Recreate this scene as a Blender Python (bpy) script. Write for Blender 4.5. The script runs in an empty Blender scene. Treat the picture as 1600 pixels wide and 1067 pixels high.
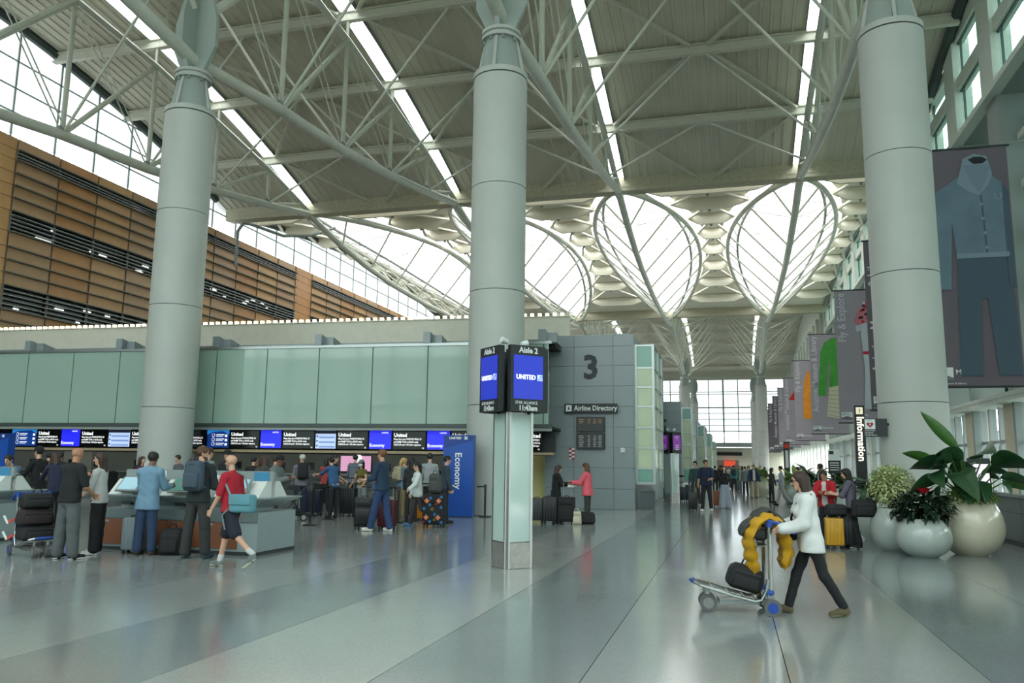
import bpy, bmesh, math, random
import numpy as np
from mathutils import Matrix, Vector
random.seed(7)
scene = bpy.context.scene
COL = scene.collection
PI = math.pi

# ---------------------------------------------------------------- camera
cam_data = bpy.data.cameras.new('camera')
cam_data.sensor_width = 36.0
FPX = 1259.0
cam_data.lens = FPX * 36.0 / 1600.0
cam_data.clip_end = 2000
cam = bpy.data.objects.new('camera', cam_data)
COL.objects.link(cam)
yw = np.array([343.0, -(728 - 533.5), -FPX]); yw /= np.linalg.norm(yw)
zw = np.array([108.0, 533.5 + 7790, -FPX]); zw -= yw * (zw @ yw); zw /= np.linalg.norm(zw)
xw = np.cross(yw, zw)
cam.matrix_world = Matrix([[*xw, 0.0], [*yw, 0.0], [*zw, 1.67], [0, 0, 0, 1]])
scene.camera = cam

# ---------------------------------------------------------------- daylight (overcast sky) and exposure
SKY = 6.0
world = bpy.data.worlds.new('overcast_sky'); scene.world = world
world.use_nodes = True
wn = world.node_tree.nodes
wn['Background'].inputs[0].default_value = (0.955, 0.985, 1.0, 1)
wn['Background'].inputs[1].default_value = SKY
vs = scene.view_settings
vs.view_transform = 'Standard'; vs.look = 'None'; vs.exposure = 0.66; vs.gamma = 1.0
vs.use_curve_mapping = False
cy = scene.cycles
cy.use_denoising = True
cy.max_bounces = 9; cy.diffuse_bounces = 5; cy.glossy_bounces = 4
cy.transmission_bounces = 6; cy.transparent_max_bounces = 16
cy.sample_clamp_indirect = 6.0
cy.caustics_reflective = False; cy.caustics_refractive = False

# ---------------------------------------------------------------- materials
def lin(c):
    return tuple(((v / 255) / 12.92 if v <= 10.3 else ((v / 255 + 0.055) / 1.055) ** 2.4) for v in c)
MATS = {}
def mat(name, rgb, rough=0.6, metal=0.0, spec=0.5, var=0.0, vscale=4.0, bump=0.0, bscale=60.0, emit=0.0, coat=0.0):
    if name in MATS: return MATS[name]
    m = bpy.data.materials.new(name); m.use_nodes = True
    nt = m.node_tree; b = nt.nodes['Principled BSDF']
    c = (*lin(rgb), 1)
    b.inputs['Base Color'].default_value = c
    b.inputs['Roughness'].default_value = rough
    b.inputs['Metallic'].default_value = metal
    b.inputs['Specular IOR Level'].default_value = spec
    if coat: b.inputs['Coat Weight'].default_value = coat; b.inputs['Coat Roughness'].default_value = 0.08
    if emit:
        b.inputs['Emission Color'].default_value = c
        b.inputs['Emission Strength'].default_value = emit
    if var or bump:
        tc = nt.nodes.new('ShaderNodeTexCoord')
    if var:
        nz = nt.nodes.new('ShaderNodeTexNoise'); nz.inputs['Scale'].default_value = vscale
        nz.inputs['Detail'].default_value = 6
        nt.links.new(tc.outputs['Object'], nz.inputs['Vector'])
        rp = nt.nodes.new('ShaderNodeValToRGB')
        rp.color_ramp.elements[0].position = 0.3; rp.color_ramp.elements[1].position = 0.7
        rp.color_ramp.elements[0].color = (*[max(0, v * (1 - var)) for v in c[:3]], 1)
        rp.color_ramp.elements[1].color = (*[min(1, v * (1 + var)) for v in c[:3]], 1)
        nt.links.new(nz.outputs['Fac'], rp.inputs['Fac'])
        nt.links.new(rp.outputs['Color'], b.inputs['Base Color'])
    if bump:
        n2 = nt.nodes.new('ShaderNodeTexNoise'); n2.inputs['Scale'].default_value = bscale
        nt.links.new(tc.outputs['Object'], n2.inputs['Vector'])
        bp = nt.nodes.new('ShaderNodeBump'); bp.inputs['Strength'].default_value = bump
        bp.inputs['Distance'].default_value = 0.01
        nt.links.new(n2.outputs['Fac'], bp.inputs['Height'])
        nt.links.new(bp.outputs['Normal'], b.inputs['Normal'])
    MATS[name] = m
    return m

def glass(name, rgb, gloss=0.07, diffuse=0.0, rough=0.03):
    """thin architectural glass: see-through, lightly tinted, a little mirror, optional frosting"""
    if name in MATS: return MATS[name]
    m = bpy.data.materials.new(name); m.use_nodes = True
    nt = m.node_tree; nt.nodes.clear()
    out = nt.nodes.new('ShaderNodeOutputMaterial')
    tr = nt.nodes.new('ShaderNodeBsdfTransparent'); tr.inputs[0].default_value = (*lin(rgb), 1)
    gl = nt.nodes.new('ShaderNodeBsdfGlossy'); gl.inputs['Roughness'].default_value = rough
    gl.inputs[0].default_value = (0.9, 0.95, 0.93, 1)
    mx = nt.nodes.new('ShaderNodeMixShader'); mx.inputs[0].default_value = gloss
    if diffuse:
        td = nt.nodes.new('ShaderNodeBsdfTranslucent'); td.inputs[0].default_value = (*lin(rgb), 1)
        m0 = nt.nodes.new('ShaderNodeMixShader'); m0.inputs[0].default_value = diffuse
        nt.links.new(tr.outputs[0], m0.inputs[1]); nt.links.new(td.outputs[0], m0.inputs[2])
        nt.links.new(m0.outputs[0], mx.inputs[1])
    else:
        nt.links.new(tr.outputs[0], mx.inputs[1])
    nt.links.new(gl.outputs[0], mx.inputs[2])
    nt.links.new(mx.outputs[0], out.inputs[0])
    MATS[name] = m
    return m

def terrazzo(name, rgb, rough=0.13):
    if name in MATS: return MATS[name]
    m = mat(name, rgb, rough, spec=0.5)
    nt = m.node_tree; b = nt.nodes['Principled BSDF']
    tc = nt.nodes.new('ShaderNodeTexCoord')
    vo = nt.nodes.new('ShaderNodeTexVoronoi'); vo.inputs['Scale'].default_value = 130
    nz = nt.nodes.new('ShaderNodeTexNoise'); nz.inputs['Scale'].default_value = 0.7; nz.inputs['Detail'].default_value = 5
    nt.links.new(tc.outputs['Object'], vo.inputs['Vector']); nt.links.new(tc.outputs['Object'], nz.inputs['Vector'])
    c = lin(rgb)
    r1 = nt.nodes.new('ShaderNodeValToRGB')
    r1.color_ramp.elements[0].color = (*[v * 0.86 for v in c], 1); r1.color_ramp.elements[1].color = (*[v * 1.14 for v in c], 1)
    r1.color_ramp.elements[0].position = 0.1; r1.color_ramp.elements[1].position = 0.9
    nt.links.new(vo.outputs['Color'], r1.inputs['Fac'])
    r2 = nt.nodes.new('ShaderNodeValToRGB')
    r2.color_ramp.elements[0].color = (0.9, 0.9, 0.9, 1); r2.color_ramp.elements[1].color = (1.08, 1.08, 1.08, 1)
    nt.links.new(nz.outputs['Fac'], r2.inputs['Fac'])
    mu = nt.nodes.new('ShaderNodeMix'); mu.data_type = 'RGBA'; mu.blend_type = 'MULTIPLY'; mu.inputs[0].default_value = 1
    nt.links.new(r1.outputs['Color'], mu.inputs[6]); nt.links.new(r2.outputs['Color'], mu.inputs[7])
    nt.links.new(mu.outputs[2], b.inputs['Base Color'])
    mr = nt.nodes.new('ShaderNodeMapRange'); mr.inputs[3].default_value = rough * 0.75; mr.inputs[4].default_value = rough * 1.35
    nt.links.new(nz.outputs['Fac'], mr.inputs[0]); nt.links.new(mr.outputs[0], b.inputs['Roughness'])
    return m

STEEL = mat('painted_steel', (205, 209, 196), 0.45, var=0.06, vscale=1.5)
STEELD = mat('grey_painted_steel', (140, 148, 144), 0.5, var=0.06)
COLP = mat('column_paint', (182, 187, 180), 0.55, var=0.04, vscale=0.8)
DECK = mat('roof_deck', (202, 199, 182), 0.7, var=0.05, vscale=0.5)
LDECK = mat('lens_bay_brightened_deck', (238, 234, 216), 0.75, var=0.03, vscale=0.5)  # colour whitened to stand in for extra daylight on this bay's deck and beams
BEAMM = mat('roof_beam_paint', (204, 204, 190), 0.6, var=0.05)
DARK = mat('dark_metal', (44, 52, 52), 0.5)
BLACK = mat('black_plastic', (18, 19, 20), 0.45)
CHROME = mat('brushed_metal', (190, 192, 190), 0.28, metal=1.0)
ALU = mat('aluminium', (165, 170, 168), 0.35, metal=0.9)
WHITE = mat('white_laminate', (215, 220, 216), 0.4)
LETTER = mat('white_lettering', (225, 228, 226), 0.6)
GLOW = mat('lit_lettering', (245, 246, 246), 0.6, emit=0.55)
MULL = mat('mullion_grey', (150, 158, 156), 0.45)
TEALG = glass('teal_glass', (174, 183, 181), 0.09)
FACGL = glass('facade_glass', (112, 132, 126), 0.10)
ENDG = glass('end_wall_glass', (112, 117, 118), 0.05)
CLEARG = glass('clear_glass', (200, 210, 208), 0.06)
FROST = glass('frosted_daylight_glass', (122, 126, 126), 0.03, diffuse=0.85)
MEMB = glass('skylight_membrane', (136, 135, 131), 0.0, diffuse=0.97)
STRIPG = glass('skylight_glass', (232, 236, 232), 0.02, diffuse=0.6)
RUBBER = mat('dark_rubber', (28, 29, 30), 0.7)

# ---------------------------------------------------------------- geometry helpers
class MB:
    def __init__(s): s.v = []; s.f = []; s.m = []
    def add(s, vs, fs, mi=0):
        o = len(s.v); s.v += [tuple(p) for p in vs]
        s.f += [tuple(o + i for i in f) for f in fs]; s.m += [mi] * len(fs)
        return s
    def box(s, c, d, mi=0, rz=0.0, M=None):
        x, y, z = d[0] / 2, d[1] / 2, d[2] / 2
        ps = [(-x, -y, -z), (x, -y, -z), (x, y, -z), (-x, y, -z), (-x, -y, z), (x, -y, z), (x, y, z), (-x, y, z)]
        if M is not None: ps = [M @ Vector(p) for p in ps]
        elif rz:
            cc, ss = math.cos(rz), math.sin(rz); ps = [(p[0] * cc - p[1] * ss, p[0] * ss + p[1] * cc, p[2]) for p in ps]
        return s.add([(p[0] + c[0], p[1] + c[1], p[2] + c[2]) for p in ps],
                     [(0, 3, 2, 1), (4, 5, 6, 7), (0, 1, 5, 4), (1, 2, 6, 5), (2, 3, 7, 6), (3, 0, 4, 7)], mi)
    def bar(s, a, b, w, h, mi=0):
        """rectangular bar from a to b: w sideways, h upwards"""
        a, b = Vector(a), Vector(b); d = (b - a).normalized()
        up = Vector((0, 0, 1)) if abs(d.z) < 0.95 else Vector((0, 1, 0))
        sx = d.cross(up).normalized(); uz = sx.cross(d)
        ps = [p + sx * i * w / 2 + uz * j * h / 2 for p in (a, b) for i, j in ((-1, -1), (1, -1), (1, 1), (-1, 1))]
        return s.add(ps, [(0, 1, 2, 3), (7, 6, 5, 4), (0, 4, 5, 1), (1, 5, 6, 2), (2, 6, 7, 3), (3, 7, 4, 0)], mi)
    def tube(s, pts, r, n=8, mi=0, cap=True):
        pts = [Vector(p) for p in pts]; rs = r if isinstance(r, (list, tuple)) else [r] * len(pts)
        rings = []; prev = None
        for i, p in enumerate(pts):
            d = (pts[min(i + 1, len(pts) - 1)] - pts[max(i - 1, 0)]).normalized()
            if prev is None:
                up = Vector((0, 0, 1)) if abs(d.z) < 0.9 else Vector((1, 0, 0))
                a = d.cross(up).normalized()
            else:
                a = (prev - d * prev.dot(d)).normalized()
            b = d.cross(a); prev = a
            rings.append([p + (a * math.cos(2 * PI * k / n) + b * math.sin(2 * PI * k / n)) * rs[i] for k in range(n)])
        vs = [q for ring in rings for q in ring]; fs = []
        for i in range(len(pts) - 1):
            for k in range(n):
                fs.append((i * n + k, i * n + (k + 1) % n, (i + 1) * n + (k + 1) % n, (i + 1) * n + k))
        if cap:
            fs.append(tuple(range(n - 1, -1, -1))); fs.append(tuple((len(pts) - 1) * n + k for k in range(n)))
        return s.add(vs, fs, mi)
    def lathe(s, prof, n=24, mi=0, c=(0, 0, 0), cap=True):
        vs = [(c[0] + r * math.cos(2 * PI * k / n), c[1] + r * math.sin(2 * PI * k / n), c[2] + z) for r, z in prof for k in range(n)]
        fs = [(i * n + k, i * n + (k + 1) % n, (i + 1) * n + (k + 1) % n, (i + 1) * n + k) for i in range(len(prof) - 1) for k in range(n)]
        if cap:
            fs.append(tuple(range(n - 1, -1, -1))); fs.append(tuple((len(prof) - 1) * n + k for k in range(n)))
        return s.add(vs, fs, mi)
    def prism(s, poly, a0, a1, axis='y', mi=0):
        """extrude a 2-D outline; axis y: poly is (x,z), axis x: (y,z), axis z: (x,y)"""
        def P(p, a):
            return {'y': (p[0], a, p[1]), 'x': (a, p[0], p[1]), 'z': (p[0], p[1], a)}[axis]
        n = len(poly)
        vs = [P(p, a0) for p in poly] + [P(p, a1) for p in poly]
        fs = [(i, (i + 1) % n, n + (i + 1) % n, n + i) for i in range(n)] + [tuple(range(n - 1, -1, -1)), tuple(range(n, 2 * n))]
        return s.add(vs, fs, mi)
    def ball(s, c, r, n=8, mi=0):
        rr = r if isinstance(r, (tuple, list)) else (r, r, r)
        m = max(4, n // 2); vs = []; fs = []
        for i in range(m + 1):
            t = PI * i / m
            for k in range(n):
                a = 2 * PI * k / n
                vs.append((c[0] + rr[0] * math.sin(t) * math.cos(a), c[1] + rr[1] * math.sin(t) * math.sin(a), c[2] + rr[2] * math.cos(t)))
        for i in range(m):
            for k in range(n):
                fs.append((i * n + k, (i + 1) * n + k, (i + 1) * n + (k + 1) % n, i * n + (k + 1) % n))
        return s.add(vs, fs, mi)
    def mesh(s, name, mats, smooth=False, fix=True):
        me = bpy.data.meshes.new(name); me.from_pydata(s.v, [], s.f)
        for m in (mats if isinstance(mats, (list, tuple)) else [mats]): me.materials.append(m)
        if any(s.m): me.polygons.foreach_set('material_index', s.m)
        if fix:
            bm = bmesh.new(); bm.from_mesh(me); bmesh.ops.recalc_face_normals(bm, faces=bm.faces); bm.to_mesh(me); bm.free()
        if smooth:
            me.polygons.foreach_set('use_smooth', [True] * len(me.polygons))
            me.set_sharp_from_angle(angle=math.radians(40))
        return me
    def build(s, name, mats, parent=None, smooth=False, loc=None, rz=None, fix=True):
        return link(name, s.mesh(name, mats, smooth, fix), parent, loc, rz)

def link(name, me, parent=None, loc=None, rz=None):
    o = bpy.data.objects.new(name, me); COL.objects.link(o)
    if parent is not None: o.parent = parent
    if loc is not None: o.location = loc
    if rz is not None: o.rotation_euler = (0, 0, rz)
    return o
def tag(o, label=None, cat=None, group=None, kind=None):
    if label: o['label'] = label
    if cat: o['category'] = cat
    if group: o['group'] = group
    if kind: o['kind'] = kind
    return o
def empty(name, loc=(0, 0, 0), rz=0.0):
    o = bpy.data.objects.new(name, None); COL.objects.link(o)
    o.location = loc; o.rotation_euler = (0, 0, rz); o.empty_display_size = 0.2
    return o
def thing(name, label, cat, loc=(0, 0, 0), rz=0.0, group=None, kind=None):
    return tag(empty(name, loc, rz), label, cat, group, kind)
def copy_tree(o, parent=None):
    c = o.copy(); COL.objects.link(c); c.parent = parent
    for ch in list(o.children): copy_tree(ch, c)
    return c
def box(name, c, d, m, parent=None, rz=0.0):
    return MB().box(c, d, 0, rz).build(name, m, parent)
def rbox_mesh(name, size, r, m, seg=2, taper=1.0):
    bm = bmesh.new(); bmesh.ops.create_cube(bm, size=1.0)
    for v in bm.verts:
        k = taper if v.co.z > 0 else 1.0
        v.co = Vector((v.co.x * size[0] * k, v.co.y * size[1] * k, v.co.z * size[2]))
    bmesh.ops.bevel(bm, geom=list(bm.edges), offset=r, segments=seg, affect='EDGES', profile=0.5)
    me = bpy.data.meshes.new(name); bm.to_mesh(me); bm.free(); me.materials.append(m)
    me.polygons.foreach_set('use_smooth', [True] * len(me.polygons)); me.set_sharp_from_angle(angle=math.radians(50))
    return me
def rbox(name, c, size, r, m, parent=None, seg=2, rz=None, taper=1.0):
    return link(name, rbox_mesh(name, size, r, m, seg, taper), parent, c, rz)
def text(s, size, loc, rot, m, parent=None, name='lettering', align='LEFT', sx=1.0, bold=0.0, ext=0.002):
    cu = bpy.data.curves.new(name, 'FONT'); cu.body = s; cu.size = size; cu.extrude = ext; cu.offset = bold
    cu.align_x = align; cu.align_y = 'BOTTOM_BASELINE'; cu.materials.append(m); cu.resolution_u = 2
    o = bpy.data.objects.new(name, cu); COL.objects.link(o)
    o.location = loc; o.rotation_euler = rot; o.scale = (sx, 1, 1)
    if parent is not None: o.parent = parent
    return o
FACE = (PI / 2, 0, 0)      # text readable from -y
def strip_surface(name, rows, m, parent=None, thick=0.0, smooth=True):
    """quad sheet from rows of points"""
    b = MB(); n = len(rows[0]); vs = [p for r in rows for p in r]; fs = []
    for i in range(len(rows) - 1):
        for k in range(n - 1):
            fs.append((i * n + k, i * n + k + 1, (i + 1) * n + k + 1, (i + 1) * n + k))
    b.add(vs, fs)
    if thick:
        o = len(b.v); b.v += [(p[0], p[1], p[2] + thick) for p in vs]
        b.f += [tuple(o + q for q in reversed(f)) for f in fs]; b.m += [0] * len(fs)
        N = len(rows)
        edge = [i * n for i in range(N)] + [(N - 1) * n + k for k in range(1, n)] + [i * n + n - 1 for i in range(N - 2, -1, -1)] + [k for k in range(n - 2, 0, -1)]
        for a, c in zip(edge, edge[1:] + edge[:1]):
            b.f.append((a, c, o + c, o + a)); b.m.append(0)
    return b.build(name, m, parent, smooth=smooth)
# ================================================================ SETTING
TX = [-33.25, -20.45, -7.6, 5.2]
YC, PT = 26.0, 6.4
XL, XR = -41.0, 12.5
ZB = [17.5, 18.3, 18.8, 19.65, 20.7, 21.9]
ZT = [26.2, 25.9, 25.35, 24.4, 23.4, 22.0]
def zr(Y, yc=YC): return 28.14 - 0.00538 * (Y - yc) ** 2

# ---- floor: terrazzo bands running down the hall
floor = tag(empty('floor'), kind='structure')
TZ = [terrazzo('terrazzo_a', (144, 150, 150)), terrazzo('terrazzo_b', (160, 164, 162)), terrazzo('terrazzo_c', (131, 139, 140)), terrazzo('terrazzo_d', (151, 156, 155))]
edges = [-41.3, -30, -22, -15.2, -12.1, -9.0, -7.47, -5.9, -4.36, -2.73, -1.18, 0.4, 1.95, 3.5, 5.05, 6.6, 9.6, 16]
pat = [0, 3, 2, 0, 3, 0, 3, 2, 1, 2, 0, 3, 2, 0, 3, 0, 3]
for i in range(len(edges) - 1):
    a, b = edges[i] + 0.004, edges[i + 1] - 0.004
    box('terrazzo_band', ((a + b) / 2, 96, -0.05), (b - a, 210, 0.1), TZ[pat[i]], floor)
box('floor_slab', (-12.7, 96, -0.2), (58, 212, 0.2), mat('divider_strip', (170, 172, 166), 0.4), floor)
GRD = mat('apron_concrete', (172, 173, 168), 0.9, var=0.1, vscale=0.2)
tag(box('ground', (0, 100, -0.45), (700, 700, 0.3), GRD), kind='structure')
RD = tag(MB().box((37, 90, 4.7), (18, 330, 0.9)).box((28.2, 90, 5.4), (0.3, 330, 0.9)).build('road', mat('road_deck_concrete', (165, 166, 160), 0.9, var=0.08)), kind='structure')
for k in range(14):
    MB().box((33, -20 + k * 19, 2.0), (1.2, 1.6, 4.5)).build('road_pier', MATS['road_deck_concrete'], RD)

# ---- ceiling
ceil = tag(empty('ceiling'), kind='structure')
def deck_bay(x0, x1, zf, y0, y1, ny, ribs=True, name='deck_sheet'):
    xs = []
    if ribs:
        n = max(1, round((x1 - x0) / 0.6)); p = (x1 - x0) / n
        for i in range(n):
            a = x0 + i * p
            xs += [(a, 0), (a + p - 0.2, 0), (a + p - 0.17, -0.07), (a + p - 0.03, -0.07)]
        xs.append((x1, 0))
    else:
        xs = [(x0, 0), (x1, 0)]
    rows = []
    for j in range(ny + 1):
        Y = y0 + (y1 - y0) * j / ny
        rows.append([(x, Y, zf(Y) + dz) for x, dz in xs])
    return strip_surface(name, rows, DECK, ceil, smooth=False)
HALF = 0.5
BAYS = [(XL - 0.6, TX[0] - HALF)] + [(TX[i] + HALF, TX[i + 1] - HALF) for i in range(3)] + [(TX[3] + HALF, XR + 0.6)]
def near_roof(yc, full):
    zf = lambda Y: zr(Y, yc)
    for a, b in BAYS:
        deck_bay(a, b, zf, yc - 32, yc + 32, 20, ribs=full)
    for X in TX:   # skylight strips over each truss with curbs
        if full:
            for k in range(-5, 5):
                y0, y1 = yc + PT * k + 0.18, yc + PT * (k + 1) - 0.18
                if k == 4: y1 -= 1.2
                rows = [[(X - HALF, y0 + (y1 - y0) * j / 4, zf(y0 + (y1 - y0) * j / 4) + 0.12), (X + HALF, y0 + (y1 - y0) * j / 4, zf(y0 + (y1 - y0) * j / 4) + 0.12)] for j in range(5)]
                strip_surface('skylight_pane', rows, STRIPG, ceil)
        else:
            rows = [[(X - HALF, yc - 32 + 3.2 * j, zf(yc - 32 + 3.2 * j) + 0.12), (X + HALF, yc - 32 + 3.2 * j, zf(yc - 32 + 3.2 * j) + 0.12)] for j in range(21)]
            strip_surface('skylight_pane', rows, STRIPG, ceil)
        for sx in (-1, 1):
            b = MB()
            for j in range(20):
                Y0, Y1 = yc - 32 + 3.2 * j, yc - 32 + 3.2 * (j + 1)
                b.bar((X + sx * HALF, Y0, zf(Y0) - 0.05), (X + sx * HALF, Y1, zf(Y1) - 0.05), 0.06, 0.42)
            b.build('skylight_curb', STEELD, ceil)
    ks = range(-1, 5) if full else range(-4, 6)
    for k in ks:
        Y = yc + PT * k
        z = zf(Y) - 0.08
        for i in range(-1, 4):
            x0 = XL if i < 0 else TX[i]; x1 = XR if i == 3 else TX[i + 1]
            b = MB().bar((x0, Y, z - 0.12), (x1, Y, z - 0.12), 0.34, 0.1).bar((x0, Y, z - 0.4), (x1, Y, z - 0.4), 0.1, 0.55).bar((x0, Y, z - 0.66), (x1, Y, z - 0.66), 0.34, 0.09)
            b.build('roof_beam', BEAMM, ceil)
    if not full:
        for k in range(-4, 5):
            Y = yc + PT * k
            for i in (1, 2):
                xm = (TX[i] + TX[i + 1]) / 2
                for X in (TX[i], TX[i + 1]):
                    sx = 1 if X > xm else -1
                    MB().tube([(xm + sx * 0.4, Y, zf(Y) - 0.75), (X, Y, ZB[abs(k)])], 0.1, 6).build('roof_strut', STEEL, ceil, smooth=True)
            MB().tube([(XR - 0.3, Y, zf(Y) - 0.75), (TX[3], Y, ZB[abs(k)])], 0.1, 6).build('roof_strut', STEEL, ceil, smooth=True)
        return
    for k in range(0, 6):      # bracing in the roof plane and struts down to the trusses
        Y = yc + PT * k
        for i in range(3):
            xm = (TX[i] + TX[i + 1]) / 2
            if k % 2 == 1:
                for dk in (-1, 1):
                    if k + dk > 5: continue
                    for sx, xe in ((-1, TX[i] + 0.6), (1, TX[i + 1] - 0.6)):
                        Y2 = yc + PT * (k + dk)
                        MB().bar((xm + sx * 0.5, Y + dk * 0.25, zf(Y) - 0.35), (xe, Y2 - dk * 0.2, zf(Y2) - 0.35), 0.18, 0.16).build('roof_brace', BEAMM, ceil)
            if 1 <= k <= 4:
                for X in (TX[i], TX[i + 1]):
                    sx = 1 if X > xm else -1
                    MB().tube([(xm + sx * 0.4, Y, zf(Y) - 0.75), (X, Y, ZB[k])], 0.075, 6).build('roof_strut', STEEL, ceil, smooth=True)
near_roof(YC, True)
near_roof(143.5, False)
deck_bay(XL - 0.6, XR + 0.6, lambda Y: 22.6, 174.8, 200.5, 2, ribs=False)
for k in range(4):
    MB().bar((XL, 178 + 6.4 * k, 22.2), (XR, 178 + 6.4 * k, 22.2), 0.3, 0.7).build('roof_beam', BEAMM, ceil)
# gutter beams at the ends of the wing roofs
for Y in (58.0, 111.2):
    for i in range(-1, 4):
        x0 = XL if i < 0 else TX[i]; x1 = XR if i == 3 else TX[i + 1]
        MB().bar((x0, Y - 0.35, 22.42), (x1, Y - 0.35, 22.42), 0.25, 0.75).bar((x0, Y - 0.2, 21.9), (x1, Y - 0.2, 21.9), 0.5, 0.3).bar((x0, Y + 0.45, 22.2), (x1, Y + 0.45, 22.2), 0.5, 0.8).build('gutter_beam', mat('weathered_gutter', (186, 182, 158), 0.7, var=0.12), ceil)

# ---- lens bay between the wing roofs
L0, L1 = 58.0, 111.5
LW, LH, LP = 5.0, 2.1, 0.66
def lens_w(s): return LW * max(0.0, math.sin(PI * s)) ** LP
def lens_z(s): return 21.9 + LH * math.sin(PI * s)
def lens_spine(s): return float(np.interp(s, [0, .08, .2, .32, .5, .68, .82, .93, 1], [21.8, 20.95, 20.15, 19.7, 19.5, 19.65, 20.0, 20.45, 20.9]))
def lens_deck(s): return 22.75 + 2.2 * math.sin(PI * s)
NS = 32
ss = [i / NS for i in range(NS + 1)]
KW = 1.12
for i in range(-1, 4):
    rows = []
    for s in ss:
        if s == 0: s = 0.008
        w = lens_w(s) * KW
        x0 = XL - 0.6 if i < 0 else TX[i] + w
        x1 = XR + 0.6 if i == 3 else TX[i + 1] - w
        Y = L0 + (L1 - L0) * s; z = lens_deck(s)
        n = 18
        rows.append([(x0 + (x1 - x0) * k / n, Y, z) for k in range(n + 1)])
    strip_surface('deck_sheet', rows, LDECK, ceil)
    rows = [[(XL if i < 0 else TX[i] + 0.2, L0 + 1.0, 22.7), (XR if i == 3 else TX[i + 1] - 0.2, L0 + 1.0, 22.7)],
            [(XL if i < 0 else TX[i] + 1.6, L0 + 2.6, 23.0), (XR if i == 3 else TX[i + 1] - 1.6, L0 + 2.6, 23.0)]]
    for j in range(0, 8):          # cigar-shaped cross beams and diagonal sheets between the lenses
        Y = L0 + 2.2 + 6.4 * j * 1.0
        s = (Y - L0) / (L1 - L0)
        w = lens_w(s) + 0.15
        x0 = XL if i < 0 else TX[i] + w
        x1 = XR if i == 3 else TX[i + 1] - w
        z = lens_deck(s) - 0.06
        q = min(1.6, (x1 - x0) * 0.25)
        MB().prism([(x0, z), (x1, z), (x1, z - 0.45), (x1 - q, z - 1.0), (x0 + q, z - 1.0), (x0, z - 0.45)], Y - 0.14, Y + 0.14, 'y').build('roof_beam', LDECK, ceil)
        xm = (x0 + x1) / 2
        if j < 7:
            Y2 = Y + 6.4; s2 = (Y2 - L0) / (L1 - L0); w2 = lens_w(s2) + 0.15
            xa = XL if i < 0 else TX[i] + w2; xb = XR if i == 3 else TX[i + 1] - w2
            z2 = lens_deck(s2) - 0.1
            for xe in (xa, xb):
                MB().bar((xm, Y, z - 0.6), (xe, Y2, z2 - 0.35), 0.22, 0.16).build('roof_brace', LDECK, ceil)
            MB().ball((xm, Y + 0.05, z - 1.05), 0.14, 8).build('brace_node', STEELD, ceil, smooth=True)
# ---- glazed lenses, each hung on a spine truss
lens_labels = {0: 'leaf-shaped white skylight nearest the orange louvred wall', 1: 'leaf-shaped white skylight half hidden behind the central column',
               2: 'teardrop white skylight above the grey wall numbered 3', 3: 'teardrop white skylight closest to the hanging banners'}
def make_lens():
    root = empty('lens_skylight')
    def P(s, side, kw=1.0, dz=0.0): return (side * lens_w(s) * kw, (L1 - L0) * s, lens_z(s) + dz)
    rows = []
    for s in ss[1:-1]:
        w = lens_w(s) * KW
        rows.append([(w * u, (L1 - L0) * s, lens_z(s) + 0.62 + 0.75 * (1 - u * u) * min(1, w / 3)) for u in [k / 6 - 1 for k in range(13)]])
    strip_surface('membrane', rows, MEMB, root)
    fine = [0.5 - 0.5 * math.cos(PI * i / 28) for i in range(29)]
    for side in (-1, 1):
        MB().tube([P(s, side) for s in fine], 0.2, 8).build('edge_chord', STEEL, root, smooth=True)
        MB().tube([P(s, side, 0.8, 0.45) for s in fine[2:-1]], 0.13, 6).build('inner_ring', STEELD, root, smooth=True)
    MB().tube([(0, (L1 - L0) * s, lens_spine(s)) for s in [k / 20 for k in range(21)]], 0.27, 10).build('spine_chord', STEEL, root, smooth=True)
    n = 9
    for j in range(1, n):
        s = j / n
        sp = Vector((0, (L1 - L0) * s, lens_spine(s)))
        for side in (-1, 1):
            MB().tube([sp, P(max(0.03, (j - 0.45) / n), side)], 0.085, 6).build('web_strut', STEEL, root, smooth=True)
            MB().tube([sp, P(min(0.98, (j + 0.75) / n), side)], 0.03, 5).build('tie_rod', STEEL, root)
            MB().tube([P(s, side, 0.98), P(min(1, s + 1 / n), side, 0.8, 0.4)], 0.045, 5).build('lattice_bar', STEEL, root)
        MB().tube([P(s, -1, 0.8, 0.42), (0, (L1 - L0) * s, lens_z(s) + 0.95), P(s, 1, 0.8, 0.42)], 0.03, 5).build('purlin', STEELD, root)
    return root
lens0 = make_lens()
for i in range(4):
    o = lens0 if i == 0 else copy_tree(lens0)
    o.location = (TX[i], L0, 0)
    tag(o, lens_labels[i], 'skylight', 'lens skylights in the middle of the roof', kind='thing')

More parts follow.
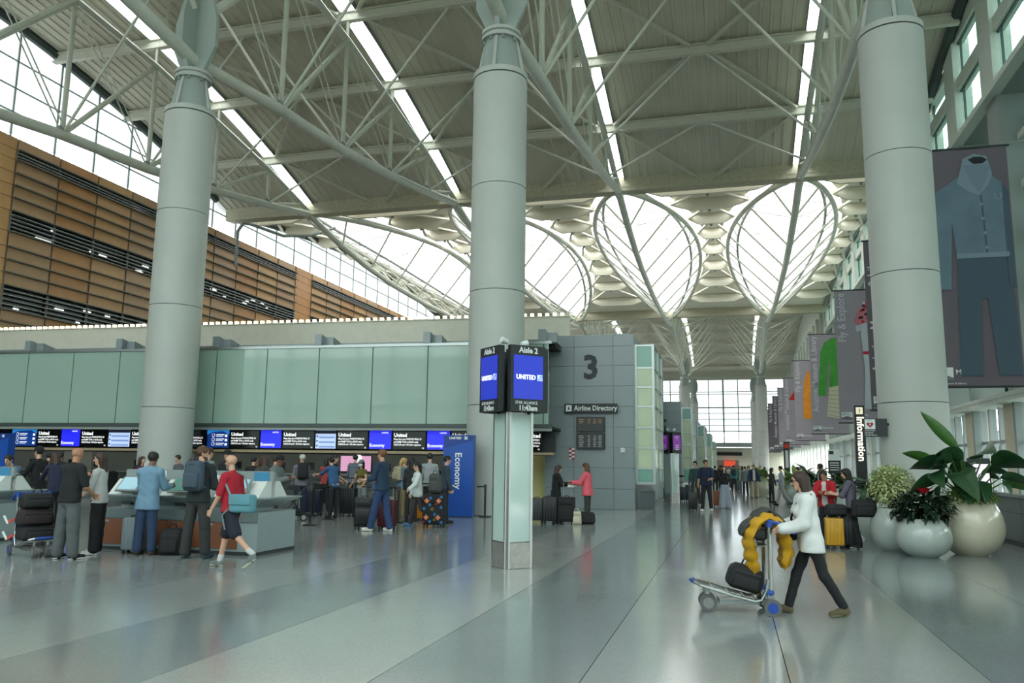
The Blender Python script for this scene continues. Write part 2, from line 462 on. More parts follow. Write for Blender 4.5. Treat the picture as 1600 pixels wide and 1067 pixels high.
# ---- trusses
def make_truss():
    root = empty('roof_truss')
    def B(k): return Vector((0, PT * k, ZB[abs(k)]))
    def T(k): return Vector((0, PT * k, ZT[abs(k)]))
    for sgn in (-1, 1):
        pts = []
        for q in range(0, 21):
            t = q / 4
            pts.append((0, sgn * PT * t, float(np.interp(t, range(6), ZB))))
        MB().tube(pts, 0.27, 10).build('bottom_chord', STEEL, root, smooth=True)
        MB().tube([T(sgn * k) + Vector((0.0, 0, 0)) for k in range(0, 6)], 0.2, 8).build('top_chord', STEEL, root, smooth=True)
        for k in range(1, 5):
            kk = sgn * k
            MB().tube([B(kk), T(kk)], 0.13, 8).build('post', STEEL, root, smooth=True)
            MB().tube([T(kk), (0, PT * kk, zr(YC + PT * kk) - 0.4)], 0.1, 6).build('hanger', STEEL, root)
            MB().ball(B(kk) + Vector((0, 0, 0.2)), (0.2, 0.34, 0.3), 8).build('node_casting', STEELD, root, smooth=True)
            MB().tube([B(kk), T(sgn * (k + 1)) if k < 4 else (0, sgn * PT * 4.8, 22.4)], 0.145, 8).build('diagonal', STEEL, root, smooth=True)
            for dx in (-0.16, 0.16):
                MB().tube([T(sgn * (k - 1)) + Vector((dx, 0, -0.1)), B(kk) + Vector((dx, 0, 0.3))], 0.04, 5).build('tie_rod', STEEL, root)
        MB().tube([(0, sgn * 0.35, 19.6), T(sgn * 1)], 0.2, 8).build('diagonal', STEEL, root, smooth=True)
    MB().box((0, 64 / 2, 21.9), (0.5, 0.7, 0.8)).build('end_node', STEEL, root)
    return root
tr0 = make_truss()
tr_labels = {0: 'steel roof truss above the orange louvred wall', 1: 'steel roof truss springing from the column by the check-in counters',
             2: 'steel roof truss springing from the central column', 3: 'steel roof truss springing from the column beside the planters'}
for i in range(4):
    o = tr0 if i == 0 else copy_tree(tr0)
    o.location = (TX[i], YC, 0)
    tag(o, tr_labels[i], 'roof truss', 'trusses of the near roof', kind='thing')
for i in range(1, 4):
    o = copy_tree(tr0); o.location = (TX[i], 143.5, 0)
    tag(o, {1: 'distant roof truss at the side of the numbered walls', 2: 'distant roof truss over the walkway on its numbered-wall side', 3: 'distant roof truss over the walkway on its banner side'}[i], 'roof truss', 'trusses of the far roof', kind='thing')

# ---- columns
def make_column():
    root = empty('column')
    zz = [0.0, 3.55, 7.4, 11.1, 15.1]
    for a, b in zip(zz, zz[1:]):
        MB().lathe([(0.95, a + 0.012), (0.95, b - 0.012)], 40).build('shaft_section', COLP, root, smooth=True)
    MB().lathe([(0.93, 0), (0.93, 15.1)], 24).build('shaft_core', DARK, root)
    MB().lathe([(0.965, 15.13), (0.965, 15.32), (0.8, 15.34)], 40).build('cap_ring', COLP, root, smooth=True)
    MB().lathe([(0.78, 15.3), (0.74, 15.6), (0.58, 16.55), (0.56, 16.62)], 16).build('neck', mat('neck_paint', (150, 162, 155), 0.5), root, smooth=True)
    for a in range(4):
        M = Matrix.Rotation(a * PI / 2 + PI / 4 * 0, 3, 'Z')
        MB().add([M @ Vector(p) for p in [(0.5, -0.05, 15.3), (0.9, -0.05, 15.3), (0.62, -0.05, 16.6), (0.4, -0.05, 16.6), (0.5, 0.05, 15.3), (0.9, 0.05, 15.3), (0.62, 0.05, 16.6), (0.4, 0.05, 16.6)]],
                 [(0, 1, 2, 3), (7, 6, 5, 4), (0, 4, 5, 1), (1, 5, 6, 2), (2, 6, 7, 3), (3, 7, 4, 0)]).build('stiffener', COLP, root)
    MB().lathe([(0.7, 16.62), (0.7, 16.74), (0.62, 16.76), (0.62, 16.82), (0.7, 16.84), (0.7, 16.96)], 32).build('bearing_flange', COLP, root, smooth=True)
    for a in range(8):
        MB().lathe([(0.06, 16.5), (0.06, 16.62)], 6, c=(0.6 * math.cos(a * PI / 4 + .4), 0.6 * math.sin(a * PI / 4 + .4), 0)).build('bolt', STEELD, root)
    for rz in (0, PI / 2):
        h = MB().prism([(-0.45, 16.96), (0.45, 16.96), (0.95, 18.0), (0.95, 19.2), (0.6, 20.4), (-0.6, 20.4), (-0.95, 19.2), (-0.95, 18.0)], -0.09, 0.09, 'y')
        h.build('head_plate', mat('head_paint', (160, 172, 165), 0.5), root, rz=rz)
    return root
col0 = make_column()
clabel = {1: 'pale round column rising behind the check-in kiosks', 2: 'pale round column behind the blue sign for economy check-in', 3: 'pale round column beside the potted plants'}
for i in range(1, 4):
    o = col0 if i == 1 else copy_tree(col0)
    o.location = (TX[i], YC, 0)
    tag(o, clabel[i], 'column', 'round columns of the near row', kind='thing')
for Y, nm in ((143.5, 'nearer'), (180.0, 'farther')):
    for i in (2, 3):
        o = copy_tree(col0); o.location = (TX[i], Y, 0)
        tag(o, f'distant round column, {nm} of the two on the {"numbered-wall" if i == 2 else "banner"} side of the walkway', 'column', 'far round columns', kind='thing')

# ---- left wall: orange cladding, fins and louvre bands
wl = tag(empty('wall_left'), kind='structure')
PAN = [mat('clad_panel_a', (192, 138, 82), 0.35, var=0.10, vscale=0.8), mat('clad_panel_b', (202, 156, 102), 0.35, var=0.08, vscale=0.8), mat('clad_panel_c', (188, 150, 110), 0.35, var=0.08, vscale=0.8)]
PW = 3.25
ZBND = [20.68, 19.95, 19.33, 18.52, 17.76, 17.0, 16.18, 14.92, 14.0, 13.23, 12.46, 11.68, 10.24, 9.55, 8.6, 7.0]
LOUV = {1, 6, 11}
FIN = mat('cladding_fin', (120, 118, 108), 0.5)
box('wall_core', (XL - 0.45, 96, 10.3), (0.5, 210, 20.7), mat('wall_core_dark', (52, 56, 56), 0.7), wl)
Ys = [36.9 + PW * k for k in range(-5, 22)]
panel_cache = {}
for ci, y0 in enumerate(Ys):
    louv_here = (36.5 < y0 < 69) or (72 < y0 < 110)
    for ri in range(len(ZBND) - 1):
        z1, z0 = ZBND[ri], ZBND[ri + 1]
        if ri in LOUV and louv_here:
            continue
        if z1 < 7.2: continue
        key = (ri, (ci * 7 + ri * 3) % 3)
        if key not in panel_cache:
            panel_cache[key] = MB().box((0, PW / 2, 0), (0.08, PW - 0.05, z1 - z0 - 0.03)).mesh('cladding_panel', PAN[key[1]])
        link('cladding_panel', panel_cache[key], wl, (XL - 0.12, y0, (z0 + z1) / 2))
for ri, z in enumerate(ZBND[1:-1], 1):
    for (a, b) in ((36.9, 69.4), (72.65, 105)):
        MB().bar((XL + 0.04, a, z), (XL + 0.04, b, z), 0.34, 0.07).build('fin', FIN, wl)
for ri in LOUV:
    z1, z0 = ZBND[ri], ZBND[ri + 1]
    n = 3 if ri == 1 else 5
    for (a, b) in ((36.9, 69.4), (72.65, 105)):
        for k in range(1, n):
            z = z0 + (z1 - z0) * k / n
            MB().bar((XL + 0.02, a, z), (XL + 0.02, b, z), 0.2, 0.055).build('louvre_slat', mat('louvre_metal', (146, 152, 152), 0.4), wl)
        box('louvre_glass', (XL - 0.19, (a + b) / 2, (z0 + z1) / 2), (0.02, b - a, z1 - z0), mat('dark_window_glass', (22, 30, 31), 0.08, spec=0.7), wl)
        for k in range(int((b - a) / PW) + 1):
            MB().bar((XL - 0.05, a + k * PW, z0), (XL - 0.05, a + k * PW, z1), 0.1, 0.1).build('louvre_post', FIN, wl)
rl = random.Random(5)
OFF = mat('office_lamp', (240, 246, 240), .5, emit=.8)
for k in range(34):
    z0, z1 = ((14.92, 16.18), (10.24, 11.68))[k % 2]
    y_ = rl.uniform(38, 68)
    box('office_lamp', (XL - 0.15, y_, z0 + (z1 - z0) * (rl.randrange(4) + 0.62) / 5), (0.02, rl.uniform(.3, .8), 0.09), OFF, wl)
for k in range(27):
    MB().bar((XL - 0.03, Ys[0] + k * PW, 7), (XL - 0.03, Ys[0] + k * PW, 20.6), 0.03, 0.05).build('joint_strip', mat('joint_strip_grey', (96, 92, 86), 0.5), wl)

# ---- clerestory glazing above the left wall
w1 = tag(empty('window_1'), kind='structure')
def edge_z(Y):
    if Y < 58: return zr(Y)
    if Y < 111.5: return lens_deck((Y - L0) / (L1 - L0))
    return zr(Y, 143.5)
ZROW = [20.68, 22.1, 23.6, 25.3, 28.5]
y = -6.0
ycol = []
while y < 111: ycol.append(y); y += PW
for a in ycol:
    b = a + PW
    for z0, z1 in zip(ZROW, ZROW[1:]):
        ta, tb = min(z1, edge_z(a)), min(z1, edge_z(b))
        if ta - z0 < 0.12 and tb - z0 < 0.12: continue
        ta, tb = max(ta, z0 + 0.02), max(tb, z0 + 0.02)
        MB().add([(XL, a + .03, z0 + .02), (XL, b - .03, z0 + .02), (XL, b - .03, tb), (XL, a + .03, ta)], [(0, 1, 2, 3)]).build('pane', FROST, w1, fix=False)
    MB().bar((XL, a, 20.6), (XL, a, edge_z(a)), 0.11, 0.1).build('mullion', mat('mullion_teal', (148, 166, 163), 0.45), w1)
for z in ZROW[1:-1]:
    for lo, hi in ((-6, 58), (58, 111.5)):
        seg = [Y for Y in np.arange(lo, hi + .1, 0.5) if edge_z(min(Y, hi - .01)) > z + 0.1]
        if len(seg) > 1:
            MB().bar((XL, seg[0], z), (XL, seg[-1], z), 0.1, 0.07).build('transom', MATS['mullion_teal'], w1)
MB().tube([(XL + 0.1, Y, edge_z(Y) - 0.25) for Y in np.arange(-6, 58, 2.0)], 0.28, 6).build('eave_beam', mat('eave_dark', (66, 78, 76), 0.6), w1)
MB().tube([(XL + 0.1, Y, edge_z(Y) - 0.25) for Y in np.arange(58.3, 111, 2.0)], 0.28, 6).build('eave_beam', MATS['eave_dark'], w1)
tag(MB().tube([(XL + 1.5, 57.2, 17.6), (XL + 1.5, 57.2, 20.6), (XL + 1.7, 57.6, 21.4), (XL + 2.0, 58.2, 21.5), (XL + 4, 60.2, 20.9), (XL + 6, 61.5, 21.2), (XL + 8.0, 62, 21.9)], 0.13, 8).build('roof_drain_pipe', STEELD, smooth=True), 'bent grey drain pipe under the roof edge beside the clerestory glass', 'pipe')

# ---- right facade
wr = tag(empty('wall_right'), kind='structure')
FAC = mat('facade_paint', (208, 216, 206), 0.6, var=0.04)
FACG = mat('facade_grey', (142, 152, 148), 0.6)
BEI = mat('beige_pier', (206, 196, 172), 0.6, var=0.05)
fy = [41.6 + 6.4 * k for k in range(-7, 12)]
for Y in fy:
    zt = edge_z(min(max(Y, -5), 111))
    box('facade_column', (XR + 0.45, Y, 19.5 + (zt - 19.5) / 2), (0.9, 1.9, zt - 19.5), FAC, wr)
    box('facade_pier', (XR + 0.75, Y, 12.2), (1.3, 1.5, 14.5), FACG, wr)
    box('pier', (XR + 0.35, Y + 0.3, 2.35), (0.9, 1.5, 4.7), BEI, wr)
    box('leaning_strut', (XR - 0.1, Y - 0.9, 3.2), (0.3, 0.28, 5.8), FACG, wr)
for a, b in zip(fy, fy[1:]):
    ya, yb = a + 0.95, b - 0.95; ym = (ya + yb) / 2; L = yb - ya
    zt = edge_z(min(max(ym, -5), 111))
    for z0, z1 in ((19.5, 20.2), (22.4, 23.1)):
        box('spandrel', (XR + 0.4, ym, (z0 + z1) / 2), (0.5, L, z1 - z0), FAC, wr)
    box('sill_beam', (XR + 0.1, ym, 19.42), (0.7, L + 1.9, 0.22), FAC, wr)
    if zt > 24.3:
        box('spandrel', (XR + 0.4, ym, (24.2 + zt) / 2 if zt < 25 else (25.2 + zt) / 2), (0.5, L, abs(zt - (24.2 if zt < 25 else 25.2)) + 0.05), FAC, wr)
    for z0, z1 in ((20.2, 22.4), (23.1, min(zt, 25.2) - 0.02)):
        if z1 - z0 < 0.3: continue
        wdw = MB().box((XR + 0.35, ym, z0 + .04), (0.1, L, 0.08)).box((XR + 0.35, ym, z1 - .04), (0.1, L, 0.08)).box((XR + 0.35, ya + .5, (z0 + z1) / 2), (0.1, 0.08, z1 - z0)).box((XR + 0.35, yb - .5, (z0 + z1) / 2), (0.1, 0.08, z1 - z0)).build('window_frame', mat('frame_slate', (70, 92, 90), 0.45), wr)
        MB().add([(XR + 0.35, ya, z0), (XR + 0.35, yb, z0), (XR + 0.35, yb, z1), (XR + 0.35, ya, z1)], [(0, 1, 2, 3)]).build('pane', FACGL, wdw, fix=False)
    box('soffit', (XR + 1.4, ym, 19.35), (2.2, L + 1.9, 0.12), FACG, wr)
    # recessed middle storeys with slab edges
    for z in (7.6, 10.0, 12.4, 14.8, 17.1):
        box('slab_edge', (XR + 1.5, ym, z), (1.3, L + 1.9, 0.32), FAC, wr)
        z1 = z + 2.0
    zs = [5.0, 7.45, 9.85, 12.25, 14.65, 16.95, 19.3]
    for z0, z1 in zip(zs, zs[1:]):
        MB().add([(XR + 2.0, a, z0), (XR + 2.0, b, z0), (XR + 2.0, b, z1), (XR + 2.0, a, z1)], [(0, 1, 2, 3)]).build('pane', FACGL, wr, fix=False)
        box('blind_band', (XR + 2.2, ym, z0 + 0.75), (0.05, L + 1.9, 1.3), mat('spandrel_glass', (72, 86, 84), 0.25), wr)
    box('ledge', (XR - 0.1, ym, 4.82), (1.3, L + 1.9, 0.32), FAC, wr)
    box('ledge_lip', (XR - 0.75, ym, 4.95), (0.08, L + 1.9, 0.18), FAC, wr)
    box('transom', (XR + 0.25, ym, 3.0), (0.14, L + 1.9, 0.14), MULL, wr)
    for k in range(4):
        yy = a + 6.4 * (k + 0.5) / 4 + 0.2
        box('mullion', (XR + 0.3, yy, 2.35), (0.35, 0.16, 4.7), MULL, wr)
    for k in range(2):
        for z0, z1 in ((0.1, 3.0), (3.05, 4.65)):
            y0, y1 = a + 3.2 * k, a + 3.2 * (k + 1)
            MB().add([(XR + 0.3, y0, z0), (XR + 0.3, y1, z0), (XR + 0.3, y1, z1), (XR + 0.3, y0, z1)], [(0, 1, 2, 3)]).build('pane', CLEARG, wr, fix=False)
MB().tube([(XR - 0.1, Y, edge_z(Y) - 0.25) for Y in np.arange(-6, 58, 2.0)], 0.3, 6).build('eave_beam', MATS['eave_dark'], wr)
MB().tube([(XR - 0.1, Y, edge_z(Y) - 0.25) for Y in np.arange(58.3, 111, 2.0)], 0.3, 6).build('eave_beam', STEELD, wr)
box('facade_far', (XR + 0.6, 157, 16.7), (0.5, 91, 24), FAC, wr)
for k in range(16):
    box('facade_column', (XR + 0.2, 113 + 5.5 * k, 11.5), (0.6, 1.0, 23), FAC, wr)

# ---- far end wall of glass
wb = tag(empty('wall_back'), kind='structure')
YE = 200.0
xs = [XL, -36, -30.5, -25, -19.5, -14, -9.5, -4.9, -1.5, 1.9, 6.5, XR]
zs = [9.8, 11.2, 12.7, 14.1, 15.5, 18.7, 19.3, 22.6]
for x in xs:
    box('mullion', (x, YE, 14.5), (0.22 if x != -1.5 else 0.4, 0.3, 16.4), MULL, wb)
for z in zs:
    box('transom', ((XL + XR) / 2, YE, z), (XR - XL, 0.25, 0.16 if z not in (15.5, 9.8) else 0.3), MULL, wb)
for x0, x1 in zip(xs, xs[1:]):
    for z0, z1 in zip(zs, zs[1:]):
        MB().add([(x0, YE, z0), (x1, YE, z0), (x1, YE, z1), (x0, YE, z1)], [(0, 1, 2, 3)]).build('pane', ENDG, wb, fix=False)
CREAM = mat('cream_wall', (206, 206, 186), 0.7, var=0.03)
MB().box(((XL - 3.4) / 2, YE, 3), (-3.4 - XL, 0.6, 6)).box(((4.9 + XR) / 2, YE, 3), (XR - 4.9, 0.6, 6)).box((0.75, YE, 4.5), (8.3, 0.6, 3.0)).box((3.3, YE, 1.5), (3.2, .6, 3)).build('cream_wall_panel', CREAM, wb)
box('balcony_slab', ((XL + XR) / 2, YE - 4, 6.5), (XR - XL, 9, 0.9), FACG, wb)
for k in range(20):
    x0 = XL + (XR - XL) * k / 20
    MB().add([(x0 + .05, YE - 8.4, 6.95), (x0 + 2.6, YE - 8.4, 6.95), (x0 + 2.6, YE - 8.4, 8.9), (x0 + .05, YE - 8.4, 8.9)], [(0, 1, 2, 3)]).build('balustrade_pane', TEALG, wb, fix=False)
    box('balustrade_post', (x0, YE - 8.4, 7.9), (0.1, 0.1, 2.1), MULL, wb)
box('passage_back', (-0.95, YE + 4, 1.5), (6, 0.3, 3.2), mat('passage_dark', (40, 36, 34), 0.8), wb)
tag(MB().box((-0.4, YE - 1.0, 2.25), (2.6, 0.12, 1.25)).build('wall_screen', mat('red_screen', (205, 70, 40), 0.5, emit=0.5)), 'glowing red-orange screen in the doorway at the far end of the hall', 'screen')
tag(MB().box((-0.4, YE - 0.5, 4.5), (5.8, 0.15, 0.8)).build('overhead_sign', mat('sign_black', (26, 28, 30), 0.5)), 'long black overhead sign on the cream wall at the far end', 'sign')
# ---- wall behind the viewer: glazed as well
wf = tag(empty('wall_front'), kind='structure')
box('front_base', ((XL + XR) / 2, -6.3, 1.0), (XR - XL, 0.4, 2.0), FACG, wf)
for k in range(19):
    x0 = XL + (XR - XL) * k / 18
    box('mullion', (x0, -6.2, 12.4), (0.2, 0.3, 20.8), MULL, wf)
    if k < 18:
        for z0, z1 in ((2, 6), (6, 10), (10, 14), (14, 18), (18, 22.6)):
            x1 = XL + (XR - XL) * (k + 1) / 18
            MB().add([(x0, -6.2, z0), (x1, -6.2, z0), (x1, -6.2, z1), (x0, -6.2, z1)], [(0, 1, 2, 3)]).build('pane', TEALG if z0 > 9 else glass('dim_glass', (110, 122, 118), .08), wf, fix=False)
for z in (6, 10, 14, 18, 22.3):
    box('transom', ((XL + XR) / 2, -6.2, z), (XR - XL, 0.3, 0.25), MULL, wf)
# ================================================================ CHECK-IN BLOCK (turned 3 degrees)
PV = (-6.3, 28.4, 0.0); TH = math.radians(3)
def blk(o):
    o.location = PV; o.rotation_euler = (0, 0, TH); return o
FGL = mat('frosted_green_glass', (156, 182, 168), 0.07, spec=0.6, var=0.05, vscale=0.25)
GREYP = mat('grey_metal_panel', (138, 149, 151), 0.28, spec=0.5, var=0.03, vscale=0.6)
CREAMP = mat('parapet_paint', (214, 212, 196), 0.7, var=0.04)
SOFF = mat('dark_soffit', (46, 52, 52), 0.6)
fw = blk(tag(empty('wall_fascia'), kind='structure'))
seams = [-0.2 - 2.2 * k for k in range(-0, 16)]
pm = MB().box((0, 0, 0), (2.16, 0.05, 2.92)).mesh('glass_panel', FGL)
for k in range(16):
    link('glass_panel', pm, fw, (-1.3 - 2.2 * k + 0.0, 0, 4.53))
    MB().box((-0.2 - 2.2 * k, 0.03, 4.53), (0.06, 0.08, 2.95)).build('joint', mat('joint_dark', (64, 82, 76), 0.6), fw)  # dark grey-green joint strips between the glass panels
box('glass_panel', (-0.1, 0, 4.53), (0.16, 0.05, 2.92), FGL, fw)
box('top_rail', (-17.4, 0, 6.04), (35, 0.16, 0.1), ALU, fw)
box('bottom_rail', (-17.4, -0.02, 3.0), (35, 0.2, 0.14), mat('dark_rail', (70, 80, 78), 0.4), fw)
box('valance', (-17.4, 0.02, 2.88), (35, 0.18, 0.12), mat('pale_rail', (150, 158, 150), 0.4), fw)
box('gutter_wall', (-17.4, 0.75, 6.14), (35, 0.1, 0.26), GREYP, fw)
for k in range(8):
    MB().prism([(0.0, 6.08), (1.3, 6.08), (1.3, 6.3), (0.0, 6.52)], -0.14, 0.14, 'x').build('gutter_fin', GREYP, fw, loc=(-0.25 - 4.4 * k, -0.1, 0))
    MB().prism([(0.2, 6.08), (1.25, 6.08), (1.25, 6.24), (0.2, 6.44)], -0.25 - 4.4 * k + 0.14, -0.25 - 4.4 * k + 0.5, 'x').build('gutter_box', GREYP, fw)
box('block_roof', (-17.4, 4.2, 6.1), (35, 7, 0.2), SOFF, fw)
par = blk(tag(empty('trim_1'), kind='structure'))
box('parapet', (-17.2, 3.3, 6.98), (35, 0.3, 1.16), CREAMP, par)
box('parapet_dark_strip', (-17.2, 3.2, 6.34), (35, 0.1, 0.1), SOFF, par)  # thin dark strip along the foot of the parapet
box('parapet_cap', (-17.2, 3.3, 7.58), (35, 0.4, 0.05), CREAMP, par)
LB = mat('warm_bulb', (255, 236, 190), 0.5, emit=3.0)
lm = MB().box((0, 0, 0), (0.13, 0.12, 0.12)).mesh('cove_lamp', LB)
for k in range(104):
    link('cove_lamp', lm, par, (0.0 - 0.31 * k, 3.18, 7.66))
# soffit, header beam and back wall of the counter hall
hall = blk(tag(empty('ceiling_counter_hall'), kind='structure'))
box('soffit', (-17.4, 3.6, 2.95), (35, 7.0, 0.1), SOFF, hall)
FILL_GLOW = mat('soffit_fill_glow', (255, 246, 228), .5, emit=4.5)  # glowing strips added under the soffit to brighten the counter hall
for k in range(14):
    for yy in (2.7, 5.0):
        box('added_fill_strip', (-1.6 - 2.4 * k, yy, 2.885), (1.3, 0.16, 0.03), FILL_GLOW, hall)
box('header_beam', (-17.4, 0.7, 2.02), (35, 0.5, 0.1), mat('tan_header', (176, 158, 124), 0.5), hall)
box('header_back', (-17.4, 0.95, 2.4), (35, 0.06, 0.9), SOFF, hall)
box('rear_header', (-17.4, 3.6, 2.05), (35, 0.3, 0.22), mat('slate_header', (70, 78, 92), 0.5), hall)
bw = blk(tag(empty('wall_counter_back'), kind='structure'))
box('back_panel', (-17.4, 6.4, 1.5), (35, 0.2, 3.0), mat('grey_back_wall', (128, 140, 138), 0.6, var=0.04), bw)
for x, w in ((-24.5, 1.6), (-18.9, 1.5), (-4.9, 0.9)):
    box('pilaster', (x, 6.2, 1.5), (w, 0.3, 3.0), mat('pale_pilaster', (168, 178, 172), 0.6), bw)
box('alcove_back', (-1.2, 3.1, 1.0), (1.7, 0.1, 2.0), mat('yellow_alcove', (214, 208, 146), 0.7), bw)
def board(name, label, cat, x0, x1, y, z0, z1, m, group=None):
    t = blk(thing(name, label, cat, group=group)); w = x1 - x0
    box('housing', ((x0 + x1) / 2, y + 0.06, (z0 + z1) / 2), (w, 0.1, z1 - z0), BLACK, t)
    box('display', ((x0 + x1) / 2, y, (z0 + z1) / 2), (w - 0.03, 0.012, z1 - z0 - 0.03), m, t)
    return t
SBLUE = mat('screen_blue', (32, 36, 205), 0.3, emit=0.75)
SBLACK = mat('screen_black', (8, 8, 10), 0.15)
SPALE = mat('screen_pale', (172, 190, 222), 0.3, emit=0.55)
SNAVY = mat('screen_navy', (16, 52, 122), 0.3, emit=0.5)
SCY = 0.35
seq = []     # (kind, world x0, x1)
xs0 = [(-30.9, 'blue', -30.55), (-30.55, 'text', -29.3), (-29.3, 'pict', -28.05), (-28.05, 'text', -26.9), (-26.9, 'blue', -25.95), (-25.95, 'text', -24.65), (-24.65, 'pale', -23.6),
       (-23.6, 'text', -22.3), (-22.3, 'blue', -21.4), (-21.4, 'text', -20.15), (-20.15, 'pict', -19.14), (-19.14, 'text', -17.83), (-17.83, 'blue', -16.88), (-16.88, 'text', -15.5), (-15.5, 'pale', -14.6), (-14.6, 'text', -13.3),
       (-13.3, 'blue', -12.35), (-12.35, 'text', -11.0), (-11.0, 'blue', -10.05), (-10.05, 'text', -8.7), (-7.25, 'text', -6.6)]
ordn = ['first', 'second', 'third', 'fourth', 'fifth', 'sixth', 'seventh', 'eighth', 'ninth', 'tenth', 'eleventh']
cnt = {}
tot = {k: sum(1 for a in xs0 if a[1] == k) for k in ('blue', 'text', 'pict', 'pale')}
for a, kind, b in xs0:
    cnt[kind] = cnt.get(kind, 0) + 1
    x0, x1 = a - PV[0], b - PV[0]
    z0, z1 = (2.12, 2.84)
    n = cnt[kind]
    w = {'blue': 'glowing blue economy screen', 'text': 'black notice board with white lettering', 'pict': 'navy screen of round icons', 'pale': 'pale list screen'}[kind]
    lab = f'{w} above check-in, {ordn[n-1]} of its kind from the orange wall'
    m = {'blue': SBLUE, 'text': SBLACK, 'pict': SNAVY, 'pale': SPALE}[kind]
    if kind == 'text': z1 = 2.82
    t = board('display_screen', lab, 'screen', x0 + 0.02, x1 - 0.02, SCY, z0, z1, m, 'screens above the check-in counters')
    yf = SCY - 0.012
    wd = x1 - x0
    if kind == 'text':
        text('United', 0.19, (x0 + 0.07, yf, z1 - 0.22), FACE, GLOW, t, bold=0.006)
        for i, s in enumerate(('Please have your PASSPORT/REAL ID', 'and NAME TAGS on BAGS ready.', 'CHECK-IN ends 1 HR before departure.')):
            text(s, 0.098, (x0 + 0.07, yf, z1 - 0.34 - i * 0.105), FACE, GLOW, t, sx=min(0.72, (wd - .1) / (len(s) * 0.052)), bold=0.001)
        text(str(20 + 2 * n), 0.08, (x1 - 0.16, yf, z0 + 0.03), FACE, GLOW, t)
    elif kind == 'blue':
        if wd > 0.6:
            text('Economy', 0.17, (x0 + 0.05, yf, z0 + 0.1), FACE, GLOW, t, sx=0.95, bold=0.003)
            text('UNITED', 0.075, (x1 - 0.42, yf, z1 - 0.12), FACE, GLOW, t, bold=0.002)
    elif kind == 'pict':
        MB().prism([(x0 + .02, z1 - .02), (x0 + .02, z1 - .2), (x0 + .3, z1 - .09), (x1 - .3, z1 - .06), (x1 - .02, z1 - .2), (x1 - .02, z1 - .02)], yf - .002, yf, 'y').build('icon_band', mat('screen_sky', (40, 130, 200), .4, emit=.5), t)
        for i in range(3):
            MB().tube([(x0 + 0.3, yf, z1 - 0.22 - 0.17 * i), (x0 + 0.3, yf - 0.004, z1 - 0.22 - 0.17 * i)], 0.07, 12).build('icon', GLOW, t)
            MB().tube([(x0 + 0.3, yf - .003, z1 - 0.22 - 0.17 * i), (x0 + 0.3, yf - 0.006, z1 - 0.22 - 0.17 * i)], 0.055, 12).build('icon_centre', SNAVY, t)
            box('icon_line', (x0 + 0.6, yf, z1 - 0.2 - 0.17 * i), (0.35, 0.004, 0.03), GLOW, t)
            box('icon_line', (x0 + 0.57, yf, z1 - 0.26 - 0.17 * i), (0.3, 0.004, 0.02), GLOW, t)
            box('icon_square', (x1 - 0.15, yf, z1 - 0.24 - 0.17 * i), (0.1, 0.004, 0.09), GLOW, t)
    else:
        box('list_header', ((x0 + x1) / 2, yf, z1 - 0.08), (wd - 0.05, 0.004, 0.12), mat('screen_header', (30, 34, 60), .4, emit=.2), t)
        for i in range(3):
            box('list_row', ((x0 + x1) / 2 + 0.05, yf, z1 - 0.28 - 0.18 * i), (wd - 0.25, 0.004, 0.07), mat('screen_row', (120, 142, 190), .4, emit=.45), t)
            box('list_bullet', (x0 + 0.1, yf, z1 - 0.24 - 0.18 * i), (0.07, 0.004, 0.05), mat('screen_bullet', (60, 70, 100), .4), t)
# posters on the back wall
for x0, x1, z0, z1, m, lab in ((-15.6 - 1.4, -14.1 - 1.4, 1.2, 1.92, mat('pink_poster', (226, 170, 206), .4, emit=.5), 'pink lit poster with a round clock on the counter back wall'),
                              (-10.6 - 1.2, -8.9 - 1.2, 1.2, 1.85, mat('white_poster', (205, 225, 205), .4, emit=.45), 'white and green lit poster behind the counters')):
    t = board('wall_poster', lab, 'poster', x0 - PV[0], x1 - PV[0], 6.2, z0, z1, m)
    xm = (x0 + x1) / 2 - PV[0]
    if 'pink' in lab:
        MB().tube([(xm + 0.1, 6.19, 1.8), (xm + 0.1, 6.17, 1.8)], 0.2, 20).build('clock_face', GLOW, t)
    else:
        box('green_field', (xm + 0.55, 6.19, 1.52), (0.5, 0.01, 0.6), mat('poster_green', (90, 190, 90), .4, emit=.4), t)
        box('pink_field', (xm - 0.05, 6.19, 1.52), (0.4, 0.01, 0.45), mat('poster_violet', (170, 110, 170), .4, emit=.4), t)
# ticket counters with monitors
TCK = mat('counter_dark', (58, 64, 62), 0.4)
for k in range(8):
    x = -4.2 - 3.27 * k
    t = blk(thing('ticket_counter', f'dark ticket counter desk, {ordn[k]} along from the blue economy sign', 'counter', group='ticket counters under the screens'))
    box('desk', (x, 1.9, 0.55), (2.7, 0.7, 1.1), TCK, t); box('worktop', (x, 1.85, 1.12), (2.8, 0.85, 0.05), mat('counter_top', (120, 126, 122), .3), t)
    box('bag_scale', (x + 0.9, 1.4, 0.16), (0.8, 0.5, 0.32), ALU, t)
    for sx in (-0.75, 0.55):
        mo = blk(thing('monitor', f'black computer monitor on the {ordn[k]} ticket counter, its {"orange wall" if sx < 0 else "economy sign"} side', 'monitor', group='monitors on the ticket counters'))
        box('screen', (x + sx, 2.0, 1.44), (0.46, 0.04, 0.3), BLACK, mo); box('stand', (x + sx, 2.02, 1.22), (0.05, 0.05, 0.18), BLACK, mo); box('foot', (x + sx, 2.02, 1.151), (0.2, 0.16, 0.012), BLACK, mo)

